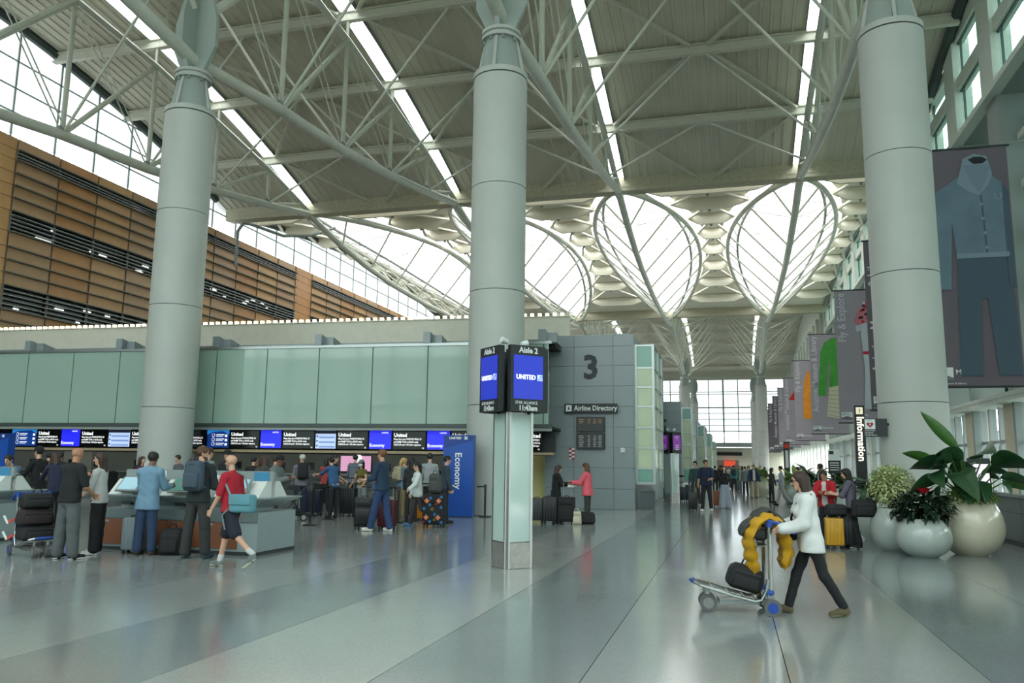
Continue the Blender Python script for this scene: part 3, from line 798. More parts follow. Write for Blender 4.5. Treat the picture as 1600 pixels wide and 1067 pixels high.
# ================================================================ GREY MODULE WALLS WITH GLASS BAYS
def module(idx, Y, x0, x1, ztop, bayw, baylen, depth, xj, zj, zb0, zb1, trans):
    w = tag(empty(f'wall_module_{idx}'), kind='structure')
    box('core', ((x0 + x1) / 2, Y + depth / 2, ztop / 2), (x1 - x0 - 0.06, depth - 0.06, ztop - 0.02), mat('module_core', (84, 92, 94), 0.6), w)
    g = 0.012
    xj = [x0] + xj + [x1]; zz = [0.0] + zj + [ztop]
    for a, b in zip(xj, xj[1:]):
        for c, d in zip(zz, zz[1:]):
            box('metal_panel', ((a + b) / 2, Y, (c + d) / 2), (b - a - g, 0.06, d - c - g), GREYP, w)
    ny = max(1, int(depth / 3))
    for k in range(ny):
        ya, yb = Y + depth * k / ny, Y + depth * (k + 1) / ny
        for c, d in zip(zz, zz[1:]):
            box('metal_panel', (x1, (ya + yb) / 2, (c + d) / 2), (0.06, yb - ya - g, d - c - g), GREYP, w)
    # glass bay hung on the side wall
    wy = Y + 0.3
    bay = tag(empty(f'window_{idx + 1}'), kind='structure')
    zt = [zb0] + trans + [zb1]
    YG = mat('bay_glass', (200, 212, 176), 0.22, spec=0.6, var=0.06, vscale=0.8)
    YT = mat('bay_glass_teal', (128, 178, 160), 0.22, spec=0.6)
    for c, d in zip(zt, zt[1:]):
        MB().add([(x1 + 0.03, wy, c), (x1 + bayw, wy, c), (x1 + bayw, wy, d), (x1 + 0.03, wy, d)], [(0, 1, 2, 3)]).build('pane', YT if c == zb0 or d == zb1 else YG, bay, fix=False)
        for q in range(2):
            y0, y1 = wy + baylen * q / 2, wy + baylen * (q + 1) / 2
            MB().add([(x1 + bayw, y0, c), (x1 + bayw, y1, c), (x1 + bayw, y1, d), (x1 + bayw, y0, d)], [(0, 1, 2, 3)]).build('pane', YT if c == zb0 or d == zb1 else YG, bay, fix=False)
    for z in zt:
        box('transom', (x1 + bayw / 2, wy, z), (bayw, 0.07, 0.07), ALU, bay)
        box('transom', (x1 + bayw, wy + baylen / 2, z), (0.07, baylen, 0.07), ALU, bay)
    for p in ((x1 + 0.06, wy), (x1 + bayw, wy), (x1 + bayw, wy + baylen / 2), (x1 + bayw, wy + baylen)):
        box('mullion', (p[0], p[1], (zb0 + zb1) / 2), (0.1, 0.1, zb1 - zb0 + 0.08), ALU, bay)
    box('bay_back', (x1 + 0.06, wy + baylen / 2, (zb0 + zb1) / 2), (0.02, baylen, zb1 - zb0), mat('bay_lining', (196, 198, 150), 0.7), bay)
    box('bay_floor', (x1 + bayw / 2, wy + baylen / 2, zb0 - 0.04), (bayw, baylen, 0.06), ALU, bay)
    return w
module(1, 30.7, -6.95, -3.53, 6.64, 0.73, 3.7, 14.0, [-5.81, -4.29], [0.76, 1.54, 2.31, 3.08, 3.86, 4.64, 5.43, 6.18], 1.0, 6.22, [1.53, 2.3, 3.07, 3.87, 4.61, 5.35])
module(2, 46.0, -7.2, -2.68, 5.2, 0.6, 4.0, 14.0, [-5.6, -4.1], [0.78, 1.56, 2.34, 3.12, 3.9, 4.6], 0.8, 4.85, [1.45, 2.1, 2.8, 3.5, 4.2])
module(3, 62.0, -7.2, -2.45, 5.1, 0.55, 5.0, 14.0, [-5.6, -4.1], [1.2, 2.4, 3.6], 0.6, 4.6, [1.4, 2.2, 3.0, 3.8])
module(4, 80.0, -7.2, -2.35, 5.1, 0.5, 6.0, 16.0, [-5.0], [1.5, 3.2], 0.5, 4.7, [1.5, 2.5, 3.5])
module(5, 100.0, -7.2, -2.35, 4.9, 0.5, 7.0, 16.0, [-5.0], [1.5, 3.2], 0.5, 4.5, [1.5, 2.5, 3.5])
NUM = mat('numeral_dark', (52, 60, 62), 0.6)
W3 = 30.66
tag(text('3', 1.26, (-5.46, W3 - 0.02, 4.96), FACE, NUM, name='aisle_numeral', bold=0.035, ext=0.02), 'large dark numeral 3 on the grey panel wall', 'numeral')
tag(text('5', 1.15, (-3.95, 45.93, 3.4), FACE, NUM, name='aisle_numeral', bold=0.03, ext=0.02), 'dark numeral 5 on the second grey wall, partly behind the glass bay', 'numeral')
t = thing('directory_sign', 'dark hanging sign reading Airline Directory on the grey wall', 'sign', (0, W3, 0))
box('panel', (-5.12, -0.2, 3.78), (2.03, 0.14, 0.34), mat('sign_charcoal', (38, 42, 44), .5), t)
text('Airline Directory', 0.27, (-5.75, -0.275, 3.69), FACE, LETTER, t, sx=0.87, bold=0.006)
box('icon_plate', (-5.96, -0.275, 3.78), (0.22, 0.01, 0.24), LETTER, t)
MB().prism([(-6.0, 3.72), (-5.96, 3.86), (-5.92, 3.72)], -.285, -.28, 'y').build('icon_mark', BLACK, t)
for x in (-5.9, -4.3): box('bracket', (x, -0.08, 3.78), (0.06, 0.12, 0.1), DARK, t)
for k, (z0, z1) in enumerate(((2.88, 3.45), (2.23, 2.83))):
    t = thing('wall_monitor', ['lower', 'upper'][1 - k] + ' black directory monitor under the Airline Directory sign', 'monitor', (0, W3, 0), group='directory monitors on the grey wall')
    box('housing', (-5.15, -0.09, (z0 + z1) / 2), (1.08, 0.1, z1 - z0), BLACK, t)
    box('screen', (-5.15, -0.145, (z0 + z1) / 2), (1.02, 0.01, z1 - z0 - 0.06), SBLACK, t)
    for r in range(7):
        z = z1 - 0.1 - r * 0.065
        if k == 0 and r > 2: continue
        for x, w in ((-5.5, .2), (-5.2, .1), (-4.98, .12), (-4.78, .14)):
            box('text_row', (x, -0.152, z), (w * (0.7 + 0.3 * ((r * 7 + int(w * 50)) % 3) / 2), 0.004, 0.022), mat('amber_rows', (150, 110, 70), .5, emit=.2) if k == 0 else mat('grey_rows', (150, 155, 155), .5, emit=.2), t)
t = thing('hazard_strip', 'small red and white chequered notice on the grey wall', 'notice', (-6.0, W3 - 0.05, 1.84))
for r in range(6):
    for c in range(2):
        box('square', (0.06 + 0.11 * c, 0, 0.036 + 0.072 * r), (0.105, 0.02, 0.068), mat('notice_red', (170, 30, 60), .5) if (r + c) % 2 else LETTER, t)
tag(MB().box((-3.93, W3 - 0.06, 2.21), (0.17, 0.08, 0.17)).box((-3.93, W3 - 0.11, 2.2), (0.06, 0.03, 0.06)).build('wall_box', WHITE), 'small white call box on the grey panel wall', 'box')
tag(MB().box((-3.1, 31.4, 0.33), (0.5, 0.7, 0.66)).box((-3.1, 31.03, 0.33), (0.4, 0.02, 0.5)).build('floor_vent_box', mat('vent_grey', (80, 90, 92), .5)), 'dark grey vent box on the floor under the first glass bay', 'vent box')
tag(MB().box((-6.75, 29.6, 3.9), (0.32, 0.5, 2.4)).box((-6.75, 29.33, 4.6), (.2, .03, .6)).build('trim_2', GREYP), kind='structure')

# ================================================================ SIGN PILLARS
def pillar(loc, s, label, face_m, word_rows, group=None, h0=2.5, dw=0.66, dh=1.08, base_m=None):
    t = thing('sign_pillar', label, 'sign pillar', loc, math.radians(45), group)
    GP = mat('pillar_glass', (186, 206, 199), 0.08, spec=0.7)
    W = 0.40 * s; R_ = 0.235 * s
    MB().box((0, 0, h0 / 2), (0.34 * s, 0.34 * s, h0)).build('core', CHROME, t)
    pan = MB().box((0, 0, 0), (W, 0.03, h0 - 0.45)).mesh('glass_panel', GP)
    plt = MB().box((0, 0, 0), (W, 0.034, 0.40)).mesh('kick_plate', base_m or mat('scuffed_plate', (168, 166, 160), .35, metal=.6, var=.15, vscale=9))
    side = MB().box((0, 0, 0), (0.03, 0.05, h0)).mesh('edge_strip', CHROME)
    dp = MB().box((0, 0, 0), (dw, 0.1, dh)).mesh('display_case', mat('sign_charcoal', (38, 42, 44), .5))
    sc = MB().box((0, 0, 0), (dw * 0.84, 0.01, dh * 0.66)).mesh('display', face_m)
    for q in range(4):
        a = q * PI / 2
        d = Vector((math.sin(a), -math.cos(a), 0)); sd = Vector((math.cos(a), math.sin(a), 0))
        p = d * R_
        link('glass_panel', pan, t, p + Vector((0, 0, 0.42 + (h0 - 0.45) / 2)), a)
        link('kick_plate', plt, t, p + Vector((0, 0, 0.205)), a)
        for e in (-1, 1): link('edge_strip', side, t, p + sd * e * W / 2 + Vector((0, 0, h0 / 2)), a)
        c = link('display_case', dp, t, d * (dw / 2 + 0.09) + Vector((0, 0, h0 + dh / 2)), a)
        link('display', sc, c, (0, -0.055, 0.02))
        word_rows(c)
    box('mast', (0, 0, h0 + dh / 2), (0.2, 0.2, dh), DARK, t)
    for sx in (-1, 1):
        MB().tube([(sx * .2, sx * .05, h0 + dh), (sx * .22, sx * .05, h0 + dh + .09)], .012, 6).tube([(sx * .16, sx * .05, h0 + dh + .1), (sx * .28, sx * .05, h0 + dh + .13)], [.04, .06], 10).build('spot_lamp', WHITE, t, smooth=True)
    return t
def aisle_words(c):
    text('Aisle 2', 0.13, (0, -0.055, 0.42), FACE, LETTER, c, align='CENTER', bold=0.004)
    text('UNITED', 0.105, (-0.235, -0.065, -0.015), FACE, GLOW, c, bold=0.003, sx=0.98)
    sq = box('emblem', (0.215, -0.066, 0.02), (0.1, 0.006, 0.1), mat('emblem_pale', (190, 214, 226), .5, emit=.4), c)
    for k in range(3):
        MB().tube([(0.175 + .03 * k, -0.071, -0.025), (0.2 + .03 * k, -0.071, 0.02), (0.24 + .008 * k, -0.071, 0.06)], 0.004, 4).build('emblem_arc', SBLUE, c)
    text('STAR ALLIANCE', 0.07, (-0.03, -0.055, -0.42), FACE, LETTER, c, align='CENTER', sx=0.85)
    text('11:43am', 0.115, (0, -0.055, -0.52), FACE, LETTER, c, align='CENTER', bold=0.004, sx=0.9)
pillar((-3.50, 13.05, 0), 1.0, 'tall glass sign pillar with blue aisle 2 displays', mat('display_blue', (40, 56, 176), .3, emit=.4), aisle_words)
def wifi_words(c):
    for r in (0.05, 0.1, 0.15):
        MB().tube([(r * math.cos(a), -0.066, 0.12 + r * math.sin(a)) for a in [PI * (0.25 + 0.5 * k / 8) for k in range(9)]], 0.012, 4).build('wireless_arc', LETTER, c)
    for k in range(3): box('word_line', (0, -0.066, -0.12 - 0.09 * k), (0.2, 0.005, 0.05), LETTER, c)
PURP = mat('display_purple', (122, 44, 150), .3, emit=.3)
pillar((-2.62, 37.4, 0), 1.0, 'slim pillar with purple wireless displays beside the glass bay', PURP, wifi_words, h0=2.2, dw=0.5, dh=0.95)
# tall blue sign boxes
def eco(x, label):
    t = thing('standing_sign', label, 'sign', (x, 24.2, 0), math.radians(4), 'tall blue standing signs')
    box('panel', (0, 0, 1.27), (0.95, 0.34, 2.5), mat('sign_blue', (22, 78, 168), .4, var=.05, vscale=1.0), t)
    box('plinth', (0, 0, 0.02), (0.9, 0.3, 0.04), DARK, t)
    MB().prism([(-0.475, 2.1), (0.475, 2.35), (0.475, 2.52), (-0.475, 2.52)], -0.176, -0.171, 'y').build('upper_band', mat('sign_blue_deep', (18, 58, 140), .4), t)
    text('Economy', 0.3, (-0.09, -0.175, 1.98), (PI / 2, PI / 2, 0), LETTER, t, bold=0.006)
    text('UNITED', 0.1, (-0.3, -0.18, 2.39), FACE, LETTER, t, bold=0.004, sx=1.1)
    box('emblem', (0.24, -0.178, 2.425), (0.1, 0.006, 0.1), mat('emblem_print', (190, 214, 226), .5), t)
    MB().tube([(0.38, -0.175, 2.42), (0.38, -0.18, 2.42)], 0.035, 12).build('round_mark', mat('emblem_navy', (16, 40, 96), .5), t)
eco(-8.22, 'tall blue Economy sign standing in front of the central column')
eco(-26.2, 'tall blue sign standing near the orange wall, cut by the picture edge')

# ================================================================ BANNERS
BAN = mat('banner_cloth', (158, 151, 160), 0.8, var=0.04, vscale=0.6, bump=0.1, bscale=8)
BAND = mat('banner_cloth_dark', (104, 97, 104), 0.8, var=0.04, vscale=0.6)
BX0, BW, BZ0, BZ1 = 7.1, 3.1, 4.65, 13.6
ART = 0.0
def pr(b, poly, m, name='print', y=-0.012):
    P = [(x + ART, z) for x, z in poly]
    return MB().prism(P, y - 0.006, y, 'y').build(name, m, b)
def sym(half):   # half outline -> closed outline mirrored in x about 0
    return half + [(-x, z) for x, z in reversed(half)]
def banner(Y, label, vert, art, dark=False):
    t = thing('hanging_banner', label, 'banner', (BX0 + BW / 2, Y, BZ0), 0.0, 'museum banners along the window side')
    H = BZ1 - BZ0
    rows = [[(-BW / 2 + BW * i / 10, 0.02 * math.sin(i * 1.1 + Y), H * j / 8) for i in range(11)] for j in range(9)]
    b = MB(); n = 11
    vs = [p for r in rows for p in r]; b.add(vs, [(i * n + k, i * n + k + 1, (i + 1) * n + k + 1, (i + 1) * n + k) for i in range(8) for k in range(10)])
    b.v += [(p[0], p[1] + 0.02, p[2]) for p in vs]; o = len(vs)
    b.f += [tuple(o + q for q in reversed(f)) for f in b.f[:80]]; b.m += [0] * 80
    b.build('cloth', BAND if dark else BAN, t, smooth=True)
    MB().tube([(-BW / 2 - .1, 0.01, H + 0.04), (BW / 2 + .1, 0.01, H + 0.04)], 0.05, 8).build('top_rod', DARK, t)
    MB().tube([(-BW / 2 - .1, 0.01, -0.04), (BW / 2 + .1, 0.01, -0.04)], 0.04, 8).build('bottom_rod', DARK, t)
    for x in (-BW / 2 + .2, BW / 2 - .2):
        MB().bar((x, 0.01, H + 0.05), (x + (2.4 if x > 0 else 0.0), 0.01, H + (0.4 if x > 0 else 0.12)), 0.05, 0.05).build('bracket', STEELD, t)
    if vert:
        text(vert, 0.72, (-BW / 2 + 0.62, -0.04, H - 0.15), (PI / 2, -PI / 2, 0), mat('banner_lettering', (206, 206, 214), .7), t, align='RIGHT', sx=0.86, bold=0.006)
    pr(t, [(-1.45, 0.2), (-0.75, 0.2), (-0.75, 0.68), (-1.45, 0.68)], LETTER, 'museum_mark', -0.03)
    pr(t, [(-1.45, 0.2), (-0.75, 0.2), (-0.75, 0.3), (-1.1, 0.42), (-1.45, 0.3)], mat('mark_grey', (110, 112, 120), .7), 'museum_mark_wave', -0.04)
    text('SFO', 0.26, (-1.4, -0.05, 0.45), FACE, mat('mark_grey', (110, 112, 120), .7), t, sx=1.0)
    text('Museum', 0.26, (-0.68, -0.035, 0.42), FACE, LETTER, t, bold=0.004)
    text('Aviation Museum & Library', 0.1, (-1.45, -0.035, 0.06), FACE, LETTER, t)
    globals()['ART'] = 0.0 if art is art_suit else -0.58
    art(t)
    globals()['ART'] = 0.0
    return t
def art_suit(t):
    m1 = mat('print_suit', (100, 122, 136), .8, var=.12, vscale=1.2); m2 = mat('print_suit_dark', (70, 88, 102), .8); m3 = mat('print_suit_light', (122, 142, 154), .8)
    # trousers
    pr(t, [(-0.35, 4.75), (1.32, 4.75), (1.45, 3.0), (1.5, 0.35), (0.75, 0.35), (0.55, 3.2), (0.35, 3.2), (0.2, 0.35), (-0.5, 0.35), (-0.42, 3.0)], m2, 'print_trousers', -0.04)
    # jacket body with sleeves
    pr(t, [(-0.55, 7.55), (0.1, 8.05), (0.75, 8.05), (1.3, 7.55), (1.42, 5.8), (1.36, 4.75), (-0.36, 4.75), (-0.45, 5.9)], m1, 'print_jacket', -0.055)
    pr(t, [(-0.55, 7.55), (-0.95, 7.3), (-1.1, 6.2), (-1.15, 3.6), (-0.62, 3.55), (-0.5, 5.6), (-0.42, 6.6)], m1, 'print_sleeve', -0.06)
    pr(t, [(1.3, 7.55), (1.48, 7.2), (1.5, 3.6), (1.3, 3.6), (1.28, 6.0)], m2, 'print_sleeve', -0.06)
    pr(t, [(-0.2, 7.6), (0.05, 8.55), (0.42, 8.72), (0.85, 8.6), (1.0, 7.9), (0.85, 7.5), (0.5, 7.1), (0.1, 7.3)], m3, 'print_collar', -0.07)
    pr(t, [(0.22, 8.5), (0.42, 8.6), (0.7, 8.58), (0.86, 8.45), (0.7, 8.32), (0.4, 8.32)], mat('print_neck', (30, 32, 38), .8), 'print_neck_opening', -0.08)
    pr(t, [(0.05, 8.3), (0.95, 8.25), (0.75, 7.6), (0.52, 7.2), (0.3, 7.6)], mat('print_turtleneck', (112, 132, 146), .8), 'print_turtleneck', -0.076)
    pr(t, [(0.55, 7.1), (0.6, 7.1), (0.68, 4.8), (0.62, 4.8)], m2, 'print_placket', -0.064)
    for k in range(4):
        MB().tube([(0.55 + 0.03 * k, -0.07, 6.75 - 0.55 * k), (0.55 + .03 * k, -0.078, 6.75 - 0.55 * k)], 0.06, 10).build('print_button', m3, t)
    pr(t, [(-0.38, 4.72), (1.36, 4.72), (1.36, 4.9), (-0.38, 4.9)], m3, 'print_waistband', -0.068)
    text('U', 0.4, (1.0, -0.06, 6.9), FACE, m3, t)
def art_lady(t):
    m1 = mat('print_white_dress', (190, 196, 204), .8); m2 = mat('print_flower', (196, 120, 130), .8)
    pr(t, [(0.2, 6.9), (0.9, 8.2), (1.5, 8.4), (1.5, 6.8), (0.9, 6.6), (0.4, 6.5)], m2, 'print_scarf', -0.04)
    rnd = random.Random(3)
    for k in range(26):
        x, z = 0.45 + rnd.random() * 1.0, 6.75 + rnd.random() * 1.4
        if z > 6.9 + (x - 0.2) * 1.9: continue
        MB().tube([(x + ART, -0.05, z), (x + ART, -0.056, z)], 0.1, 6).build('print_petal', [mat('print_petal_red', (190, 40, 60), .8), mat('print_petal_dark', (50, 40, 60), .8), LETTER][k % 3], t)
    pr(t, [(0.55, 6.6), (1.5, 6.8), (1.5, 0.9), (0.6, 0.9), (0.75, 3.5)], m1, 'print_dress', -0.045)
    pr(t, [(0.25, 6.5), (0.8, 6.6), (0.7, 6.2), (0.35, 6.1)], m1, 'print_cuff', -0.05)
    pr(t, [(0.68, 4.75), (1.5, 4.75), (1.5, 4.55), (0.68, 4.55)], mat('print_petal_red', (190, 40, 60), .8), 'print_belt', -0.055)
def art_green(t):
    m = mat('print_green', (66, 150, 58), .8, var=.15, vscale=1.5); m2 = mat('print_plaid', (206, 206, 180), .8)
    pr(t, [(0.35, 8.2), (1.0, 8.6), (1.5, 8.6), (1.5, 4.3), (0.6, 4.1), (0.75, 6.2)], m, 'print_jacket', -0.05)
    pr(t, [(0.35, 8.2), (0.0, 7.4), (-0.35, 3.4), (0.3, 3.35), (0.55, 6.0), (0.85, 7.5)], m, 'print_sleeve', -0.055)
    pr(t, [(0.6, 4.2), (1.5, 4.3), (1.5, 1.3), (0.3, 1.5)], m2, 'print_skirt', -0.045)
    for k in range(7):
        MB().bar((0.35 + ART + 0.16 * k, -0.055, 1.5), (0.75 + ART + 0.13 * k, -0.055, 4.1), 0.004, 0.03).build('print_stripe', mat('print_stripe', (110, 108, 84), .8), t)
        MB().bar((0.45 + ART, -0.055, 1.7 + 0.35 * k), (1.48 + ART, -0.055, 1.4 + 0.4 * k), 0.004, 0.03).build('print_stripe', mat('print_stripe', (110, 108, 84), .8), t)
def art_orange(t):
    m = mat('print_orange', (222, 140, 40), .8, var=.15, vscale=1.5); m2 = mat('print_crimson', (190, 40, 30), .8)
    pr(t, [(0.1, 6.6), (0.5, 7.7), (1.5, 8.1), (1.5, 2.3), (-0.1, 2.4), (-0.05, 4.5)], m, 'print_robe', -0.05)
    pr(t, [(0.9, 7.6), (1.5, 8.1), (1.5, 5.0), (0.9, 4.3), (1.15, 6.0)], m2, 'print_lining', -0.06)
def art_red(t):
    m2 = mat('print_crimson', (190, 40, 30), .8)
    pr(t, [(-0.3, 6.0), (0.9, 8.0), (1.2, 5.9)], m2, 'print_cape', -0.05)
def art_grey(t):
    pr(t, [(0.2, 8.0), (1.3, 8.0), (1.3, 2.0), (0.2, 2.0)], mat('print_shade', (104, 102, 112), .8), 'print_shape', -0.04)
G = 'museum banners along the window side'
blist = [(32.4, 'largest museum banner, showing a blue-grey uniform jacket and trousers', '', art_suit, True),
         (45.2, 'narrowly visible museum banner just behind the column by the planters', 'Aviation Museum & Library', art_grey, True),
         (58.0, 'museum banner with a flowered scarf and white dress, lettered Fly & Explore', 'Fly & Explore', art_lady, False),
         (77.2, 'museum banner with a green jacket and plaid skirt', 'Aviation Museum & Library', art_green, False),
         (96.4, 'museum banner with an orange robe lined in crimson', 'Fly & Explore', art_orange, False),
         (115.6, 'museum banner with a pointed red cape', 'Aviation Museum & Library', art_red, False),
         (130.0, 'plain museum banner next beyond the one with the red cape', 'Fly & Explore', art_grey, False),
         (146.0, 'plain museum banner second beyond the one with the red cape', 'Aviation Museum & Library', art_grey, True),
         (163.0, 'plain museum banner third beyond the one with the red cape', 'Fly & Explore', art_grey, True),
         (180.0, 'farthest museum banner in the row', 'Aviation Museum & Library', art_grey, True)]
for Y, lab, v, a, dk in blist: banner(Y, lab, v, a, dk)
# ================================================================ KIOSK ISLANDS
WOOD = mat('brown_wood_panel', (128, 78, 52), 0.45, var=0.12, vscale=3)
KGREY = mat('kiosk_grey', (142, 156, 158), 0.4, var=0.03)
KTOP = mat('kiosk_top', (158, 170, 170), 0.3)
KDARK = mat('kiosk_slate', (104, 116, 118), 0.4)
def kiosk_island(x0, x1, y0, y1, label, letters, right_end=True):
    t = thing('check_in_island', label, 'check-in counter', ((x0 + x1) / 2, (y0 + y1) / 2, 0), 0, 'self check-in islands')
    L, D = x1 - x0, y1 - y0
    box('body', (0, 0, 0.37), (L, D, 0.74), KGREY, t)
    box('plinth', (0, 0, 0.03), (L + 0.02, D + 0.02, 0.06), DARK, t)
    n = 4
    for side in (-1, 1):
        box('apron', (0, side * (D / 2 + 0.012), 0.66), (L - 0.02, 0.03, 0.17), KDARK, t)
        for k in range(n):
            w = (L - 0.5) / n
            box('wood_panel', (-L / 2 + 0.12 + w * (k + 0.5), side * (D / 2 + 0.012), 0.33), (w - 0.02, 0.03, 0.45), WOOD, t)
            box('panel_latch', (-L / 2 + 0.12 + w * (k + 0.25), side * (D / 2 + 0.03), 0.52), (0.09, 0.01, 0.03), ALU, t)
    # flared counter: inverted frustum
    def ring(hx, hy, z): return [(-hx, -hy, z), (hx, -hy, z), (hx, hy, z), (-hx, hy, z)]
    a, b, c = ring(L / 2 - 0.3, D / 2 - 0.3, 0.74), ring(L / 2 - 0.3, D / 2 - 0.3, 0.8), ring(L / 2 + 0.1, D / 2 + 0.02, 0.97)
    d = ring(L / 2 + 0.12, D / 2 + 0.04, 1.0)
    fs = [(4 * r + i, 4 * r + (i + 1) % 4, 4 * r + 4 + (i + 1) % 4, 4 * r + 4 + i) for r in range(3) for i in range(4)] + [(3, 2, 1, 0), (12, 13, 14, 15)]
    MB().add(a + b + c + d, fs).build('counter_top', KTOP, t)
    nk = max(2, round(L / 1.05))
    for k in range(nk):
        x = -L / 2 + L * (k + 0.5) / nk
        for side in (-1, 1):
            w = 0.34
            u = MB().prism([(side * (D / 2 - 0.15), 1.0), (side * (D / 2 - 0.42), 1.28), (side * 0.06, 1.28), (side * 0.06, 1.0)], x - 0.46, x + 0.46, 'x').build('terminal_housing', WHITE, t)
            y_a, z_a, y_b, z_b = side * (D / 2 - 0.06), 1.05, side * (D / 2 - 0.32), 1.31
            dv = Vector((0, y_b - y_a, z_b - z_a)); nn = Vector((0, side * 0.26, 0.26)).normalized()
            o1 = nn * 0.03
            def quad(hw, s0, s1, lift, th, nm, m, par):
                P0 = Vector((x, y_a, z_a))
                pts = [P0 + dv * s + Vector((e * hw, 0, 0)) + nn * (lift + l) for l in (0, th) for s, e in ((s0, -1), (s0, 1), (s1, 1), (s1, -1))]
                return MB().add(pts, [(0, 1, 2, 3), (4, 5, 6, 7), (0, 1, 5, 4), (1, 2, 6, 5), (2, 3, 7, 6), (3, 0, 4, 7)]).build(nm, m, par)
            sf = quad(0.24, 0, 1.0, 0.0, 0.03, 'touch_screen_frame', ALU, t)
            quad(0.205, 0.08, 0.92, 0.03, 0.006, 'touch_screen', mat('kiosk_screen_a', (150, 186, 200), .25, emit=.25) if (k + (side > 0)) % 2 == 0 else mat('kiosk_screen_b', (74, 122, 112), .25, emit=.25), sf)
            if (k + (side > 0)) % 2: quad(0.04, 0.45, 0.62, 0.037, 0.004, 'screen_icon', mat('screen_icon_red', (190, 70, 70), .4, emit=.3), sf)
            box('reader_slot', (x + 0.3, side * (D / 2 - 0.02), 1.02), (0.12, 0.1, 0.05), DARK, t)
            box('printer_dark_box', (x - 0.05, side * (D / 2 - 0.27), 0.86), (0.2, 0.2, 0.1), DARK, t)  # dark box under each terminal, set into the counter flare
    box('centre_panel', (0, 0, 1.36), (L - 0.2, 0.06, 0.2), mat('kiosk_header', (136, 146, 146), .45), t)
    for side, r in ((-1, FACE), (1, (PI / 2, 0, PI))):
        text(letters, 0.15, (-side * 0.5, side * 0.035, 1.31), r, LETTER, t, align='CENTER', bold=0.003)
        for q in range(2):
            box('pictogram', (side * (L / 2 - 0.75 - 0.2 * q), side * 0.035, 1.37), (0.14, 0.012, 0.14), LETTER, t)
            box('pictogram_mark', (side * (L / 2 - 0.75 - 0.2 * q), side * 0.043, 1.37), (0.07, 0.006, 0.06), DARK, t)
        box('blue_label', (-side * (L / 2 - 0.35), side * 0.035, 1.36), (0.32, 0.012, 0.17), mat('label_blue', (60, 130, 170), .5), t)
    text('▲', 0.05, (-L / 2 + 0.12, -D / 2 - 0.03, 0.64), FACE, DARK, t)
    box('outlet', (-L / 2 + 0.14, -D / 2 - 0.03, 0.66), (0.09, 0.01, 0.09), BLACK, t)
    return t
kiosk_island(-11.55, -8.1, 12.88, 14.15, 'self check-in island with wood front behind the man in a red polo', 'Check-in')
kiosk_island(-17.6, -14.15, 12.95, 14.2, 'self check-in island cut off by the picture edge beside the loaded cart', 'Check-in')

# ================================================================ STANCHIONS
def stanchion(x, y, label, group, belts=(), belt_m=None):
    t = thing('stanchion', label, 'barrier post', (x, y, 0), 0, group)
    MB().lathe([(0.19, 0), (0.19, 0.015), (0.17, 0.03), (0.05, 0.045)], 20).build('base', BLACK, t, smooth=True)
    MB().lathe([(0.032, 0.03), (0.032, 0.88)], 12).build('post', BLACK, t, smooth=True)
    MB().lathe([(0.045, 0.86), (0.045, 0.99), (0.038, 1.0)], 12).build('belt_head', DARK, t, smooth=True)
    for (bx, by) in belts:
        d = Vector((bx - x, by - y, 0))
        MB().bar(d * 0.02 + Vector((0, 0, 0.94)), d * 0.98 + Vector((0, 0, 0.93)), 0.006, 0.05).build('belt', belt_m or BLACK, t)
SG = 'belt barrier posts of the check-in queue'
stanchion(-10.63, 19.33, 'black belt barrier post nearest the check-in island end', SG, [(-11.18, 21.42)])
stanchion(-11.18, 21.42, 'black belt barrier post beside the man in a black t-shirt', SG, [(-12.38, 22.68)])
stanchion(-12.38, 22.68, 'black belt barrier post behind the white-haired man', SG)
stanchion(-8.93, 21.11, 'black belt barrier post between the navy sweater man and the white cardigan woman', SG, [(-10.58, 22.6)])
stanchion(-10.4, 22.75, 'black belt barrier post beside the woman in an olive top', SG)
stanchion(-7.45, 24.5, 'black belt barrier post at the edge of the blue Economy sign', SG, [(-7.7, 24.4)])
BB = mat('blue_belt', (40, 70, 140), 0.6)
SR = 'blue belt barrier posts by the far planters'
stanchion(1.94, 41.9, 'blue-belted barrier post nearest the walkway by the far planters', SR, [(3.05, 43.4), (1.9, 45.1)], BB)
stanchion(1.9, 45.1, 'blue-belted barrier post farthest along by the far planters', SR, [(3.2, 46.5)], BB)
stanchion(3.05, 43.4, 'blue-belted barrier post nearest the window side', SR, [(4.4, 43.8)], BB)

